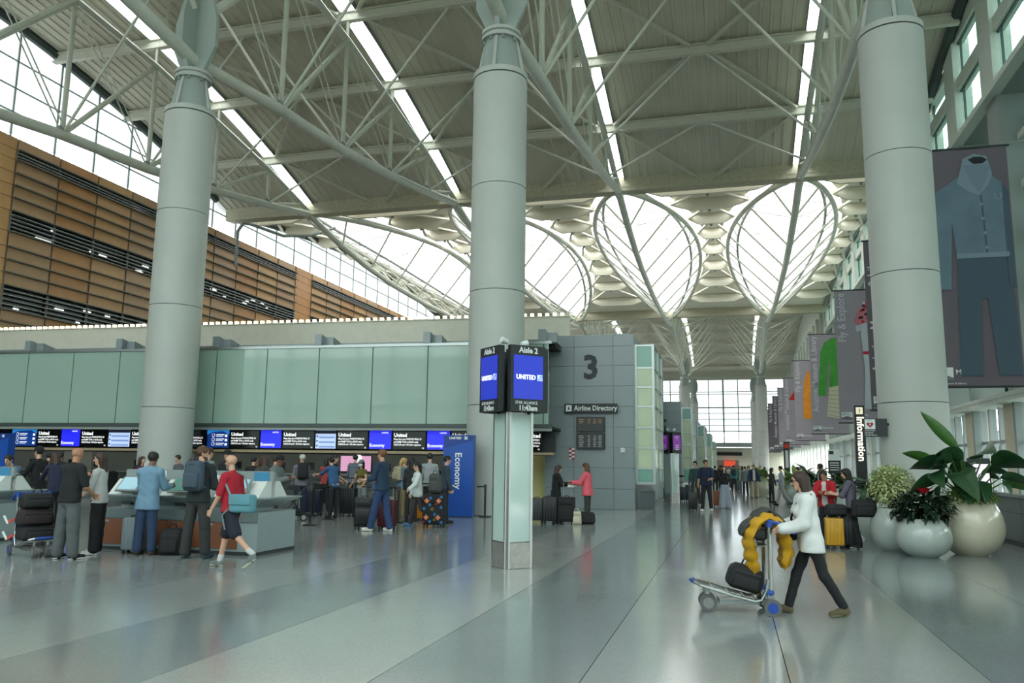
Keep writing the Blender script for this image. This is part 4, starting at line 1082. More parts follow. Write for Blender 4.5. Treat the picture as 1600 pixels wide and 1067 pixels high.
# ================================================================ LUGGAGE
def suitcase(loc, rz, size, m, label, ribs=5, handle=0.35, group=None, soft=False, name='suitcase', tilt=0):
    t = thing(name, label, 'suitcase', loc, rz, group)
    w, d, h = size
    rbox('shell', (0, 0, 0.07 + h / 2), (w, d, h), 0.035, m, t, seg=3)
    if not soft:
        for k in range(ribs):
            x = -w / 2 + w * (k + 1) / (ribs + 1)
            rbox('rib', (x, 0, 0.07 + h / 2), (w / (ribs + 1) * 0.45, d + 0.014, h - 0.08), 0.006, m, t, seg=1)
    else:
        rbox('front_pocket', (0, -d / 2 - 0.01, 0.07 + h * 0.36), (w * 0.84, 0.05, h * 0.55), 0.02, m, t)
        rbox('top_pocket', (0, -d / 2 - 0.005, 0.07 + h * 0.8), (w * 0.84, 0.04, h * 0.22), 0.015, m, t)
    MB().box((0, 0, 0.07 + h / 2), (w + 0.006, 0.012, h - 0.05)).build('zip_seam', BLACK, t)
    for sx in (-1, 1):
        for sy in (-1, 1):
            c = (sx * (w / 2 - 0.05), sy * (d / 2 - 0.04))
            MB().tube([(c[0] - 0.015, c[1], 0.03), (c[0] + 0.015, c[1], 0.03)], 0.03, 10).tube([(c[0], c[1], 0.04), (c[0], c[1], 0.08)], 0.018, 6).build('wheel', RUBBER, t, smooth=True)
    if handle:
        for sx in (-1, 1):
            MB().tube([(sx * w * 0.25, d * 0.3, 0.07 + h), (sx * w * 0.25, d * 0.3, 0.07 + h + handle)], 0.009, 6).build('handle_tube', ALU, t)
        rbox('handle_grip', (0, d * 0.3, 0.07 + h + handle), (w * 0.5 + 0.04, 0.03, 0.035), 0.01, BLACK, t)
    MB().tube([(-0.08, 0, 0.07 + h), (-0.06, 0, 0.1 + h), (0.06, 0, 0.1 + h), (0.08, 0, 0.07 + h)], 0.011, 6).build('carry_handle', BLACK, t)
    return t
SILV = mat('silver_shell', (122, 134, 140), 0.32, var=.04); NAVYC = mat('navy_shell', (30, 40, 62), 0.4); BLK = mat('black_shell', (22, 23, 25), 0.42)
GRYC = mat('grey_shell', (84, 90, 94), 0.4); ORG = mat('orange_shell', (206, 128, 30), 0.45); YEL = mat('mustard_shell', (200, 150, 40), 0.4); MAR = mat('maroon_shell', (80, 22, 34), 0.5)
suitcase((-10.28, 12.42, 0), 0.15, (0.36, 0.24, 0.56), SILV, 'silver-grey hard suitcase beside the man in the blue blazer', 4, 0.0)
suitcase((-8.82, 18.75, 0), 0.1, (0.46, 0.3, 0.72), BLK, 'black upright suitcase behind the navy sweater man', 4, 0.25, soft=True)
suitcase((-8.3, 18.95, 0), 0.0, (0.42, 0.28, 0.66), MAR, 'dark maroon suitcase between the legs of the navy sweater man', 4, 0.3)
suitcase((-11.45, 23.15, 0), 0.05, (0.5, 0.3, 0.78), BLK, 'large black suitcase in front of the man in a black t-shirt', 5, 0.3)
suitcase((-12.6, 23.15, 0), 0.05, (0.46, 0.28, 0.7), NAVYC, 'navy blue suitcase beside the man in a black t-shirt', 4, 0.3)
suitcase((-10.72, 23.45, 0), 0, (0.4, 0.26, 0.66), GRYC, 'mid-grey hard suitcase by the denim jacket woman', 4, 0.3)
suitcase((-8.55, 22.2, 0), 0.1, (0.42, 0.28, 0.68), ORG, 'orange upright suitcase behind the white cardigan woman', 4, 0.3)
CG = 'black suitcases of the two women by the grey wall'
suitcase((-5.4, 22.85, 0), 0.05, (0.4, 0.26, 0.62), mat('charcoal_shell', (46, 50, 52), .45), 'charcoal suitcase farthest toward the sign pillar by the grey wall', 4, 0, CG)
suitcase((-4.98, 22.75, 0), 0.05, (0.42, 0.28, 0.68), BLK, 'black suitcase at the feet of the woman in black', 4, 0, CG)
suitcase((-4.52, 22.75, 0), -0.05, (0.46, 0.3, 0.68), mat('black_cloth_case', (26, 26, 28), .8), 'black cloth suitcase with raised handle between the two women', 4, 0.4, CG, True)
suitcase((-1.42, 31.1, 0), 0.1, (0.34, 0.24, 0.62), BLK, 'black suitcase pulled by the man in a navy shirt', 3, 0.4)
suitcase((-2.32, 39.0, 0), 0.0, (0.42, 0.26, 0.6), mat('ribbed_black', (34, 36, 40), .4), 'ribbed dark suitcase beside the man in black at the purple pillar', 5, 0.2)
suitcase((-2.98, 39.9, 0), 0.0, (0.4, 0.26, 0.55), BLK, 'small black suitcase half behind the purple pillar', 4, 0)
suitcase((-1.95, 39.3, 0), 0.0, (0.36, 0.26, 0.7), mat('teal_case', (36, 62, 68), .45), 'dark teal suitcase on the far side of the man in black', 4, 0)
suitcase((0.42, 56.5, 0), 0.2, (0.42, 0.28, 0.66), GRYC, 'grey suitcase trailing the walker with a teal backpack', 4, 0.4)
suitcase((-0.62, 34.5, 0), 0.0, (0.3, 0.24, 0.6), mat('rust_case', (130, 74, 50), .5), 'rust-brown suitcase between the navy shirt man and the grey trousers woman', 3, 0.3)
ys = suitcase((2.03, 18.35, 0), 0.05, (0.36, 0.26, 0.56), YEL, 'mustard yellow suitcase under a black bag near the planters', 4, 0)
suitcase((2.32, 18.55, 0), 0.05, (0.26, 0.24, 0.66), BLK, 'narrow black suitcase beside the mustard one', 3, 0)
def soft_bag(name, label, cat, loc, rz, size, m, straps=True, group=None):
    t = thing(name, label, cat, loc, rz, group); w, d, h = size
    rbox('body', (0, 0, h / 2), size, min(size) * 0.3, m, t, seg=4, taper=0.88)
    rbox('pocket', (0, -d / 2 - 0.0, h * 0.36), (w * 0.7, 0.08, h * 0.5), 0.03, m, t, seg=3)
    MB().box((0, -d / 2 * 0.92, h * 0.74), (w * 0.72, 0.02, 0.012)).build('zip', DARK, t)
    if straps:
        MB().tube([(-0.07, 0, h * 0.97), (-0.05, 0, h + 0.07), (0.05, 0, h + 0.07), (0.07, 0, h * 0.97)], 0.012, 6).build('top_handle', m, t, smooth=True)
        for sx in (-1, 1):
            MB().tube([(sx * w * 0.25, d * 0.42, h * 0.93), (sx * w * 0.33, d * 0.62, h * 0.6), (sx * w * 0.36, d * 0.45, h * 0.12)], 0.02, 6).build('shoulder_strap', m, t, smooth=True)
    return t
CLB = mat('black_nylon', (24, 25, 27), 0.75, bump=.2, bscale=40)
soft_bag('backpack', 'black backpack slumped on the floor by the wood-fronted island', 'backpack', (-9.55, 12.5, 0), 0.3, (0.42, 0.26, 0.46), CLB)
soft_bag('travel_bag', 'black bag lying on top of the mustard suitcase', 'bag', (2.08, 18.35, 0.67), 0.1, (0.46, 0.26, 0.24), CLB, False)
soft_bag('tote_bag', 'cream cloth tote bag on the floor by the woman in pink', 'bag', (-4.22, 22.7, 0), 0.1, (0.28, 0.14, 0.36), mat('cream_canvas', (196, 190, 166), .8), True)
soft_bag('duffel_bag', 'black duffel bag on the floor behind the woman in pink', 'bag', (-3.98, 22.95, 0), 0.1, (0.5, 0.3, 0.34), CLB, False)
# patterned suitcase
pc = suitcase((-7.5, 20.15, 0), 0.05, (0.56, 0.34, 0.78), mat('dark_pattern_cloth', (26, 30, 38), .8), 'dark suitcase with an orange and blue diamond pattern', 0, 0.0, soft=True)
DC = [mat('diamond_orange', (206, 116, 70), .8), mat('diamond_blue', (50, 110, 160), .8), mat('diamond_ochre', (110, 92, 40), .8), mat('diamond_red', (130, 40, 36), .8)]
for i, (x, z, c, s) in enumerate([(-0.15, 0.68, 0, .075), (0.17, 0.68, 0, .075), (-0.16, 0.26, 0, .075), (0.16, 0.26, 0, .075), (0.0, 0.47, 2, .06), (-0.05, 0.75, 1, .05), (0.24, 0.78, 1, .05), (-0.07, 0.58, 1, .05), (0.24, 0.52, 1, .05), (-0.22, 0.48, 1, .05), (0.07, 0.34, 1, .05), (-0.06, 0.16, 1, .05), (0.25, 0.14, 1, .05), (0.06, 0.2, 2, .045), (0.1, 0.6, 3, .045), (-0.23, 0.14, 3, .04)]):
    pr(pc, [(x - s, z), (x, z - s), (x + s, z), (x, z + s)], DC[c], 'diamond_patch', -0.2)
    if c == 0: pr(pc, [(x - s * .5, z), (x, z - s * .5), (x + s * .5, z), (x, z + s * .5)], mat('diamond_pink', (220, 150, 120), .8), 'diamond_core', -0.207)
soft_bag('backpack', 'grey backpack strapped on top of the patterned suitcase', 'backpack', (-7.48, 20.1, 0.875), 0.0, (0.34, 0.26, 0.5), mat('olive_grey_nylon', (72, 76, 74), .8))

# ================================================================ BAGGAGE CARTS
CBLUE = mat('cart_blue', (36, 74, 158), 0.45)
def wheel(parent, c, r, w, m, hub):
    o = MB().tube([(c[0] - 0, c[1] - w / 2, c[2]), (c[0], c[1] + w / 2, c[2])], r, 20).build('wheel', m, parent, smooth=True)
    MB().tube([(c[0], c[1] - w / 2 - 0.006, c[2]), (c[0], c[1] + w / 2 + 0.006, c[2])], r * 0.62, 16).build('hub', hub, o, smooth=True)
def cart(loc, rz, label, sign=None):
    """front of the cart points to local -x, handle at +x"""
    t = thing('baggage_cart', label, 'cart', loc, rz, 'baggage carts')
    HR = 0.0
    WB = mat('wheel_grey', (96, 98, 98), .6)
    for sy in (-1, 1):
        y = sy * 0.24
        MB().tube([(-0.5, y * 0.55, 0.33), (-0.44, y * 0.85, 0.31), (-0.1, y, 0.215), (0.16, y, 0.155), (0.235, y, 0.17), (0.29, y, 0.28), (0.31, y, 0.4)], 0.02, 8).build('deck_rail', CHROME, t, smooth=True)
        MB().tube([(0.335, y, 0.12), (0.345, y, 1.03)], 0.022, 8).build('upright', CHROME, t, smooth=True)
        MB().box((0.335, y, 0.14), (0.07, 0.05, 0.2)).build('wheel_fork', ALU, t)
        wheel(t, (0.345, y + sy * 0.05, 0.095), 0.095, 0.04, WB, CBLUE)
        MB().ball((0.33, y, 0.25), (0.045, 0.035, 0.045), 10).build('joint_cap', CBLUE, t, smooth=True)
        MB().tube([(-0.36, y * 0.42, 0.275), (-0.36, y * 0.42, 0.2)], 0.03, 8).build('caster_stem', ALU, t)
        wheel(t, (-0.345, y * 0.42, 0.1), 0.1, 0.05, WB, mat('hub_grey', (130, 132, 130), .5))
        MB().tube([(0.345, y, 0.98), (0.345, y, 1.06)], 0.036, 8).build('post_cap', CBLUE, t, smooth=True)
        MB().tube([(0.335, y, 1.05), (0.45, y * 1.05, 1.03), (0.62, y * 1.05, 0.93)], 0.028, 8).build('handle_arm', CBLUE, t, smooth=True)
        MB().tube([(0.34, y, 0.78), (0.2, y, 0.76), (0.18, y, 0.79), (0.18, y, 0.93)], 0.008, 5).build('basket_wire', CHROME, t)
    MB().tube([(0.62, -0.26, 0.93), (0.62, 0.26, 0.93)], 0.024, 8).build('handle_bar', CBLUE, t, smooth=True)
    MB().tube([(0.345, -0.24, 1.04), (0.345, 0.24, 1.04)], 0.022, 8).build('top_bar', CBLUE, t, smooth=True)
    MB().tube([(-0.5, -0.13, 0.33), (-0.53, 0, 0.335), (-0.5, 0.13, 0.33)], 0.024, 8).build('front_bumper', CBLUE, t, smooth=True)
    for x, z in ((-0.3, 0.27), (-0.12, 0.22), (0.06, 0.175), (0.2, 0.155)):
        MB().tube([(x, -0.235, z), (x, 0.235, z)], 0.012, 6).build('deck_rung', CHROME, t)
    MB().box((0.0, 0, 0.125), (0.45, 0.32, 0.05)).build('under_tray', ALU, t)
    MB().tube([(0.335, -0.24, 0.13), (0.335, 0.24, 0.13)], 0.02, 6).build('axle', ALU, t)
    for z in (0.78, 0.84, 0.92):
        MB().tube([(0.18, -0.24, z), (0.18, 0.24, z)], 0.006, 5).build('basket_wire', CHROME, t)
    for k in range(5):
        y = -0.2 + 0.1 * k
        MB().tube([(0.18, y, 0.93), (0.18, y, 0.78), (0.34, y, 0.76)], 0.005, 4).build('basket_wire', CHROME, t)
    if sign:
        box('advert_panel', (0.37, 0, 0.56), (0.015, 0.42, 0.32), mat('advert_blue', (70, 130, 170), .5), t)
        box('advert_hill', (0.379, 0.02, 0.45), (0.006, 0.36, 0.09), mat('advert_dark', (40, 50, 60), .5), t)
        text('San Fran', 0.1, (0.382, -0.19, 0.6), (PI / 2, 0, PI / 2), LETTER, t, sx=0.9)
    return t
CARTX, CARTY = 0.03, 10.1
cart((CARTX, CARTY, 0), 0.12, 'silver baggage cart with blue handle pushed by the woman in white')
# load on the cart
soft_bag('travel_bag', 'black bag lying on the deck of the pushed cart', 'bag', (0.08, CARTY, 0.25), 0.12, (0.42, 0.38, 0.28), CLB, True).rotation_euler = (0, 0.25, 0.12)
cb = soft_bag('shoulder_bag', 'dark shoulder bag in the basket of the pushed cart', 'bag', (0.27, CARTY, 0.82), 0.1, (0.2, 0.4, 0.2), CLB, False)
def drape(name, label, m, path, half, thick, cat, parent_loc, puffs=9):
    """puffy cloth hung over a rail: path is a side profile (x,z), half its width in y"""
    t = thing(name, label, cat, parent_loc, 0.12)
    n = len(path) - 1; P = [Vector((p[0], 0, p[1])) for p in path]
    tot = sum((P[i + 1] - P[i]).length for i in range(n)); acc = 0
    rows_o, rows_i = [], []
    steps = 60
    cum = [0]
    for i in range(n): cum.append(cum[-1] + (P[i + 1] - P[i]).length)
    for s in range(steps + 1):
        d = tot * s / steps
        i = max(j for j in range(n) if cum[j] <= d + 1e-9)
        q = (d - cum[i]) / max(1e-6, cum[i + 1] - cum[i]); p = P[i].lerp(P[i + 1], q)
        tg = (P[min(i + 1, n)] - P[i]).normalized(); nrm = Vector((-tg.z, 0, tg.x))
        puff = abs(math.sin(PI * puffs * s / steps)) ** 0.6
        e = min(1, min(s, steps - s) / 4 + 0.15)
        th = thick * (0.45 + 0.55 * puff) * e
        W = half(s / steps)
        ro, ri = [], []
        for k in range(9):
            u = k / 4 - 1
            f = (1 - abs(u) ** 3) ** 0.5
            wob = 0.012 * math.sin(5 * u + 9 * s / steps)
            ro.append(p + nrm * (th * f + wob) + Vector((0, u * W, 0))); ri.append(p - nrm * (th * f - wob) + Vector((0, u * W, 0)))
        rows_o.append(ro); rows_i.append(ri)
    b = MB(); ring = []
    for ro, ri in zip(rows_o, rows_i): ring.append(ro + ri[::-1])
    m_ = len(ring[0]); vs = [q for r in ring for q in r]
    fs = [(i * m_ + k, i * m_ + (k + 1) % m_, (i + 1) * m_ + (k + 1) % m_, (i + 1) * m_ + k) for i in range(len(ring) - 1) for k in range(m_)]
    fs += [tuple(range(m_)), tuple((len(ring) - 1) * m_ + k for k in range(m_ - 1, -1, -1))]
    b.add(vs, fs); b.build('quilted_shell', m, t, smooth=True)
    MB().tube([rows_o[s][8] + Vector((0, 0.002, 0)) for s in range(6, steps - 6, 3)], 0.006, 5).build('zip_edge', BLACK, t)
    return t
MUST = mat('mustard_puffer', (196, 146, 24), 0.55, var=.1, vscale=8)
drape('puffer_jacket', 'mustard yellow puffer jacket hung over the pushed cart', MUST,
      [(0.22, 0.2), (0.20, 0.4), (0.17, 0.62), (0.15, 0.86), (0.24, 1.02), (0.36, 1.085), (0.46, 1.02), (0.55, 0.9), (0.58, 0.7), (0.53, 0.5)],
      lambda s: 0.1 + 0.16 * min(1, s * 2.4) if s < 0.5 else 0.26 - 0.1 * max(0, s - 0.75) * 3, 0.078, 'jacket', (CARTX - 0.01, CARTY - 0.02, 0), 13)
drape('grey_coat', 'dark grey coat folded over the cart basket', mat('dark_grey_wool', (66, 68, 66), .9),
      [(0.05, 0.86), (0.1, 0.97), (0.24, 1.1), (0.36, 1.16), (0.47, 1.06), (0.56, 0.97)], lambda s: 0.2, 0.045, 'coat', (CARTX - 0.0, CARTY + 0.03, 0), 3)
# loaded cart at the far left
c2 = cart((-11.55, 11.55, 0), math.radians(150), 'baggage cart stacked with dark bags beside the man in a black polo', sign=True)
LG = 'bags on the loaded cart'
soft_bag('duffel_bag', 'black duffel at the bottom of the loaded cart', 'bag', (-11.52, 11.55, 0.27), math.radians(60), (0.62, 0.5, 0.26), CLB, False, LG)
soft_bag('backpack', 'dark maroon-trimmed backpack in the middle of the loaded cart', 'backpack', (-11.55, 11.5, 0.52), math.radians(60), (0.56, 0.44, 0.28), mat('dark_plum_nylon', (40, 30, 34), .8), True, LG)
soft_bag('backpack', 'black backpack on top of the loaded cart', 'backpack', (-11.55, 11.5, 0.8), math.radians(60), (0.5, 0.4, 0.26), CLB, True, LG)
for i, (x, y, z) in enumerate(((-11.83, 11.22, 0.62), (-11.8, 11.2, 0.36))):
    t = thing('baggage_tag', ['upper', 'lower'][i] + ' red and white tag dangling from the loaded cart', 'tag', (x, y, z), 0.4, 'tags on the loaded cart')
    MB().box((-0.03, 0, 0), (0.035, 0.01, 0.15), M=Matrix.Rotation(-0.5, 3, 'Y')).build('white_strip', LETTER, t)
    MB().box((0.06, 0, -0.02), (0.035, 0.012, 0.11), M=Matrix.Rotation(0.9, 3, 'Y')).build('red_strip', mat('tag_red', (210, 60, 40), .6), t)

# ================================================================ PLANTERS AND PLANTS
def leaf_mesh(L, W, m, fold=0.25, droop=0.4, n=8, name='leaf'):
    b = MB(); rows = []
    for i in range(n + 1):
        s = i / n
        w = W * (math.sin(PI * min(1, s ** 0.75)) ** 0.8) * 0.5 + 0.002
        y = L * s * (1 - 0.1 * s); z = -droop * L * s * s
        rows.append([(-w, y, z + fold * w), (-w * 0.45, y, z + fold * w * 0.3), (0, y, z - 0.003), (w * 0.45, y, z + fold * w * 0.3), (w, y, z + fold * w)])
    vs = [p for r in rows for p in r]
    b.add(vs, [(i * 5 + k, i * 5 + k + 1, (i + 1) * 5 + k + 1, (i + 1) * 5 + k) for i in range(n) for k in range(4)])
    return b.mesh(name, m, smooth=True, fix=False)
LG1 = mat('leaf_deep_green', (38, 74, 42), 0.35, var=.15, vscale=6); LG2 = mat('leaf_fresh_green', (58, 98, 38), 0.35, var=.15, vscale=6)
VAR = mat('variegated_leaf', (184, 194, 136), 0.5, var=.3, vscale=14); SED = mat('trailing_leaf', (112, 140, 66), 0.5, var=.3, vscale=12); DKL = mat('anthurium_leaf', (26, 52, 34), .35, var=.2, vscale=8)
def pot(loc, R_, hgt, open_r, m, label):
    t = thing('planter', label, 'planter', loc, 0, 'glossy round planters by the column')
    prof = [(R_ * 0.45, 0.0)]
    for k in range(1, 13):
        a = -PI / 2 * 0.72 + (PI / 2 * 0.72 + math.acos(min(1, open_r / R_))) * k / 12
        prof.append((R_ * math.cos(a), hgt * 0.5 + hgt * 0.5 * math.sin(a) / max(abs(math.sin(PI / 2 * 0.72)), 0.1) if a < 0 else hgt * 0.5 + (hgt * 0.5) * math.sin(a) / math.sin(math.acos(min(1, open_r / R_)))))
    prof += [(open_r - 0.03, hgt - 0.005), (open_r - 0.05, hgt - 0.12)]
    MB().lathe(prof, 40, cap=False).build('shell', m, t, smooth=True)
    MB().lathe([(open_r - 0.045, hgt - 0.12), (0.001, hgt - 0.1)], 24, cap=False).build('soil', mat('potting_soil', (40, 34, 28), .95), t)
    MB().lathe([(R_ * 0.45, 0), (0.001, 0.001)], 24, cap=False).build('underside', DARK, t)
    return t
CRM = mat('cream_glaze', (204, 198, 176), 0.18, coat=.4); GGL = mat('pale_grey_glaze', (172, 181, 175), 0.18, coat=.4)
PA, PB_, PC = (4.52, 18.1, 0), (3.52, 17.35, 0), (3.18, 18.35, 0)
pot(PA, 0.62, 1.06, 0.42, CRM, 'large cream round planter at the low grey wall')
pot(PB_, 0.50, 0.72, 0.34, GGL, 'small pale grey round planter in front of the other two')
pot(PC, 0.46, 0.86, 0.3, GGL, 'tall pale grey round planter nearest the walkway')
def orient(o, loc, yaw, pitch, roll=0.0):
    o.location = loc; o.rotation_euler = (Matrix.Rotation(yaw, 3, 'Z') @ Matrix.Rotation(pitch, 3, 'X') @ Matrix.Rotation(roll, 3, 'Y')).to_euler()
# bird of paradise: every leaf a part
t = thing('paradise_plant', 'tall broad-leaved green plant growing in the cream planter', 'plant', (PA[0], PA[1], PA[2] + 0.95))
specs = [  # leaf base (x,y,z), yaw (deg, 0 = +y), pitch, L, W, droop
    ((-0.12, -0.05, 1.1), 82, 50, 1.12, 0.24, -0.02, LG2), ((0.15, -0.1, 0.75), 20, 10, 0.75, 0.5, 0.5, LG1), ((0.3, -0.05, 0.95), 150, 35, 0.75, 0.52, 0.8, LG1),
    ((0.45, 0.0, 0.8), 250, 25, 0.75, 0.46, 0.8, LG1), ((-0.35, -0.1, 0.75), 95, 20, 0.85, 0.42, 0.6, LG1), ((-0.45, -0.2, 0.7), 140, 10, 0.8, 0.46, 0.8, LG1),
    ((-0.2, -0.25, 0.65), 175, 5, 0.72, 0.46, 0.9, LG1), ((0.1, -0.3, 0.5), 200, 0, 0.5, 0.36, 0.9, LG1), ((-0.55, 0.0, 0.85), 85, 25, 0.7, 0.22, 0.3, LG2),
    ((0.55, -0.15, 0.55), 265, 15, 0.6, 0.26, 0.9, LG1), ((0.65, 0.1, 0.45), 275, 5, 0.6, 0.22, 0.8, LG2), ((0.0, 0.2, 0.7), 330, 40, 0.6, 0.4, 0.5, LG1), ((0.3, 0.25, 0.6), 300, 30, 0.6, 0.36, 0.6, LG1),
    ((-0.1, -0.3, 0.35), 160, 10, 0.5, 0.3, 0.8, LG1), ((-0.4, -0.25, 0.45), 120, 5, 0.55, 0.32, 0.9, LG1),
    ((-0.3, -0.3, 0.85), 110, 15, 0.7, 0.4, 0.7, LG1), ((0.35, -0.3, 0.55), 215, 10, 0.6, 0.36, 0.8, LG1), ((-0.05, -0.1, 0.9), 100, 30, 0.7, 0.36, 0.6, LG1), ((0.5, 0.1, 0.9), 290, 20, 0.6, 0.4, 0.7, LG1), ((-0.5, -0.1, 0.5), 70, 0, 0.6, 0.34, 0.8, LG1)]
rolls = [70, 20, 50, -50, 50, 40, 20, -20, 60, -50, -60, 0, -30, 20, 40, 45, -30, 55, -45, 50]
for i, (bp, yaw, pit, L_, W_, dr, m) in enumerate(specs):
    lf = link('leaf', leaf_mesh(L_, W_, m, 0.3, dr, 9), t)
    orient(lf, bp, math.radians(yaw), math.radians(pit), math.radians(rolls[i]))
    MB().tube([(0.05 * math.cos(i), 0.05 * math.sin(i), 0.0), (bp[0] * 0.5, bp[1] * 0.5, bp[2] * 0.6), bp], [0.022, 0.018, 0.012], 6).build('stalk', LG2, t, smooth=True)
def leaf_cloud(name, label, cat, loc, n, rx, ry, rz, L, W, m, seed, zc=0.0, shell=0.5, part='foliage', extra=None, droop=.4, group=None):
    rnd = random.Random(seed); t = thing(name, label, cat, loc, 0, group)
    b = MB()
    for k in range(n):
        while True:
            p = Vector((rnd.uniform(-1, 1), rnd.uniform(-1, 1), rnd.uniform(-1, 1)))
            if shell < p.length < 1: break
        c = Vector((p.x * rx, p.y * ry, p.z * rz + zc))
        yaw = math.atan2(-p.x, p.y) + rnd.uniform(-.8, .8); pit = rnd.uniform(-.6, .9) + p.z * .5
        M = Matrix.Rotation(yaw, 3, 'Z') @ Matrix.Rotation(pit, 3, 'X')
        l, w = L * rnd.uniform(.7, 1.3), W * rnd.uniform(.7, 1.3)
        q = [(0, 0, 0), (-w / 2, l * .45, w * .15), (0, l, -droop * l), (w / 2, l * .45, w * .15), (0, l * .45, 0)]
        b.add([c + M @ Vector(v) for v in q], [(0, 4, 1), (1, 4, 2), (2, 4, 3), (3, 4, 0)])
    f = b.build(part, m, t, fix=False); f['kind'] = 'stuff'
    st = MB()
    for k in range(9):
        a = k * 2.4; st.tube([(0.04 * math.cos(a), 0.04 * math.sin(a), zc - rz - 0.12), (0.45 * rx * math.cos(a), 0.45 * ry * math.sin(a), zc + 0.2 * rz)], 0.008, 5)
    st.build('stems', mat('stem_brown', (92, 84, 56), .8), t)['kind'] = 'stuff'
    return t
leaf_cloud('variegated_shrub', 'pale yellow-green variegated bush in the tall grey planter', 'plant', (PC[0], PC[1], 0.86), 2000, 0.46, 0.42, 0.42, 0.085, 0.05, VAR, 3, 0.44, 0.3)
leaf_cloud('trailing_plant', 'fringe of trailing green leaves around the cream planter rim', 'plant', (PA[0], PA[1], 1.04), 800, 0.5, 0.48, 0.16, 0.16, 0.045, SED, 5, 0.08, 0.5)
an = leaf_cloud('flowering_plant', 'dark leafy plant with one red flower in the small grey planter', 'plant', (PB_[0], PB_[1], 0.72), 460, 0.5, 0.44, 0.3, 0.19, 0.12, DKL, 8, 0.2, 0.3)
RF = mat('red_flower', (190, 30, 40), .4)
for k in range(3):
    f = link('red_bract', leaf_mesh(0.2, 0.17, RF, .2, .2, 5), an); orient(f, (-0.04 + .02 * k, -0.36, 0.48), math.radians(120 + 70 * k), .9)
# low grey wall at the far right with greenery behind
lw = tag(empty('wall_low_partition'), kind='structure')
for k in range(4):
    box('wall_panel', (6.2, 14.2 + 2.4 * k, 0.53), (0.24, 2.38, 1.06), mat('low_wall_grey', (98, 108, 108), .5, var=.04), lw)
    box('panel_joint', (6.07, 14.2 + 2.4 * k, 0.72), (0.01, 2.38, 0.012), DARK, lw)
box('coping', (6.2, 17.8, 1.09), (0.34, 9.7, 0.06), mat('low_wall_cap', (124, 134, 132), .45), lw)
box('skirting', (6.05, 17.8, 0.05), (0.04, 9.6, 0.1), DARK, lw)
box('return_panel', (7.2, 22.7, 0.53), (2.2, 0.2, 1.06), MATS['low_wall_grey'], lw)
pb = tag(MB().box((7.3, 20.6, 0.45), (1.2, 2.6, 0.9)).box((7.3, 20.6, 0.88), (1.0, 2.4, 0.06)).build('planter_trough', mat('trough_grey', (90, 98, 98), .6)), 'grey trough planter behind the low wall', 'planter')
leaf_cloud('trough_shrub', 'low green shrub showing over the low grey wall', 'plant', (7.2, 20.6, 0.92), 500, 0.6, 1.2, 0.22, 0.12, 0.05, SED, 11, 0.2, 0.2)
# far planters along the walkway
def far_plant(x, y, r, label, m, pm, seed, h=0.8, fr=26):
    t = thing('planter', 'round planter holding the ' + label, 'planter', (x, y, 0), 0, 'planters farther along the hall')
    MB().lathe([(r * .5, 0), (r * .9, h * .25), (r, h * .55), (r * .85, h * .85), (r * .62, h), (r * .55, h - .05)], 24, cap=False).build('shell', pm, t, smooth=True)
    MB().lathe([(r * .56, h - .06), (0.001, h - .05)], 16, cap=False).build('soil', MATS['potting_soil'], t)
    p = thing('potted_palm', label, 'plant', (x, y, h - 0.05), 0, 'plants farther along the hall')
    rnd = random.Random(seed)
    me = [leaf_mesh(0.95, 0.2, m, .3, .55, 6), leaf_mesh(0.7, 0.28, m, .3, .7, 6)]
    for k in range(fr):
        lf = link('leaf', me[k % 2], p)
        orient(lf, (0.1 * math.cos(k), 0.1 * math.sin(k), rnd.uniform(0, .35)), k * 2.4, rnd.uniform(.1, 1.25))
LG3 = mat('leaf_light_green', (120, 150, 66), .45, var=.2, vscale=5)
far_plant(3.3, 35.2, 0.55, 'leafy green palm just behind the cart woman', LG1, GGL, 1, 0.9, 34)
far_plant(2.75, 40.6, 0.5, 'light green palm beside the blue-belted posts', LG3, GGL, 2, 0.9)
far_plant(1.55, 48.5, 0.6, 'yellow-green palm in the pale pot nearest the walkway', LG3, CRM, 3, 1.0)
far_plant(3.9, 47.0, 0.6, 'dark green palm deepest among the far planters', LG1, CRM, 4, 1.1)
far_plant(4.6, 39.0, 0.5, 'arching green palm next to the notice stand', LG2, GGL, 5, 0.9)
far_plant(3.25, 20.9, 0.5, 'dark broad-leaved plant behind the woman carrying a handbag', LG1, GGL, 6, 0.9, 20)
far_plant(3.7, 28.6, 0.45, 'green plant at the foot of the Information pylon', LG1, GGL, 7, 0.9, 22)

# ================================================================ PYLON, DEFIBRILLATOR SIGN, STANDS
t = thing('information_pylon', 'tall dark pylon with vertical lit Information lettering', 'sign', (4.72, 33.0, 0))
box('blade', (0, 0, 2.0), (0.36, 0.22, 4.0), mat('pylon_charcoal', (40, 42, 42), .5), t)
box('base', (0, 0, 0.03), (0.6, 0.5, 0.06), DARK, t)
box('icon_plate', (0, -0.115, 3.8), (0.24, 0.01, 0.26), mat('icon_cream', (236, 226, 196), .5, emit=.4), t)
text('?', 0.24, (0, -0.125, 3.71), FACE, DARK, t, align='CENTER', bold=.004)
text('Information', 0.36, (-0.1, -0.12, 3.58), (PI / 2, PI / 2, 0), mat('pylon_lit', (255, 246, 226), .5, emit=.8), t, bold=.008, sx=0.98)
t = thing('defibrillator_sign', 'small dark flag sign with a red heart on the column by the planters', 'sign', (4.28, 25.4, 2.82))
box('plate', (-0.22, 0, 0), (0.62, 0.06, 0.52), mat('sign_charcoal', (38, 42, 44), .5), t)
box('icon_plate', (-0.37, -0.034, 0.1), (0.28, 0.006, 0.28), LETTER, t)
h = [(16 * math.sin(a) ** 3, 13 * math.cos(a) - 5 * math.cos(2 * a) - 2 * math.cos(3 * a) - math.cos(4 * a)) for a in [2 * PI * k / 24 for k in range(24)]]
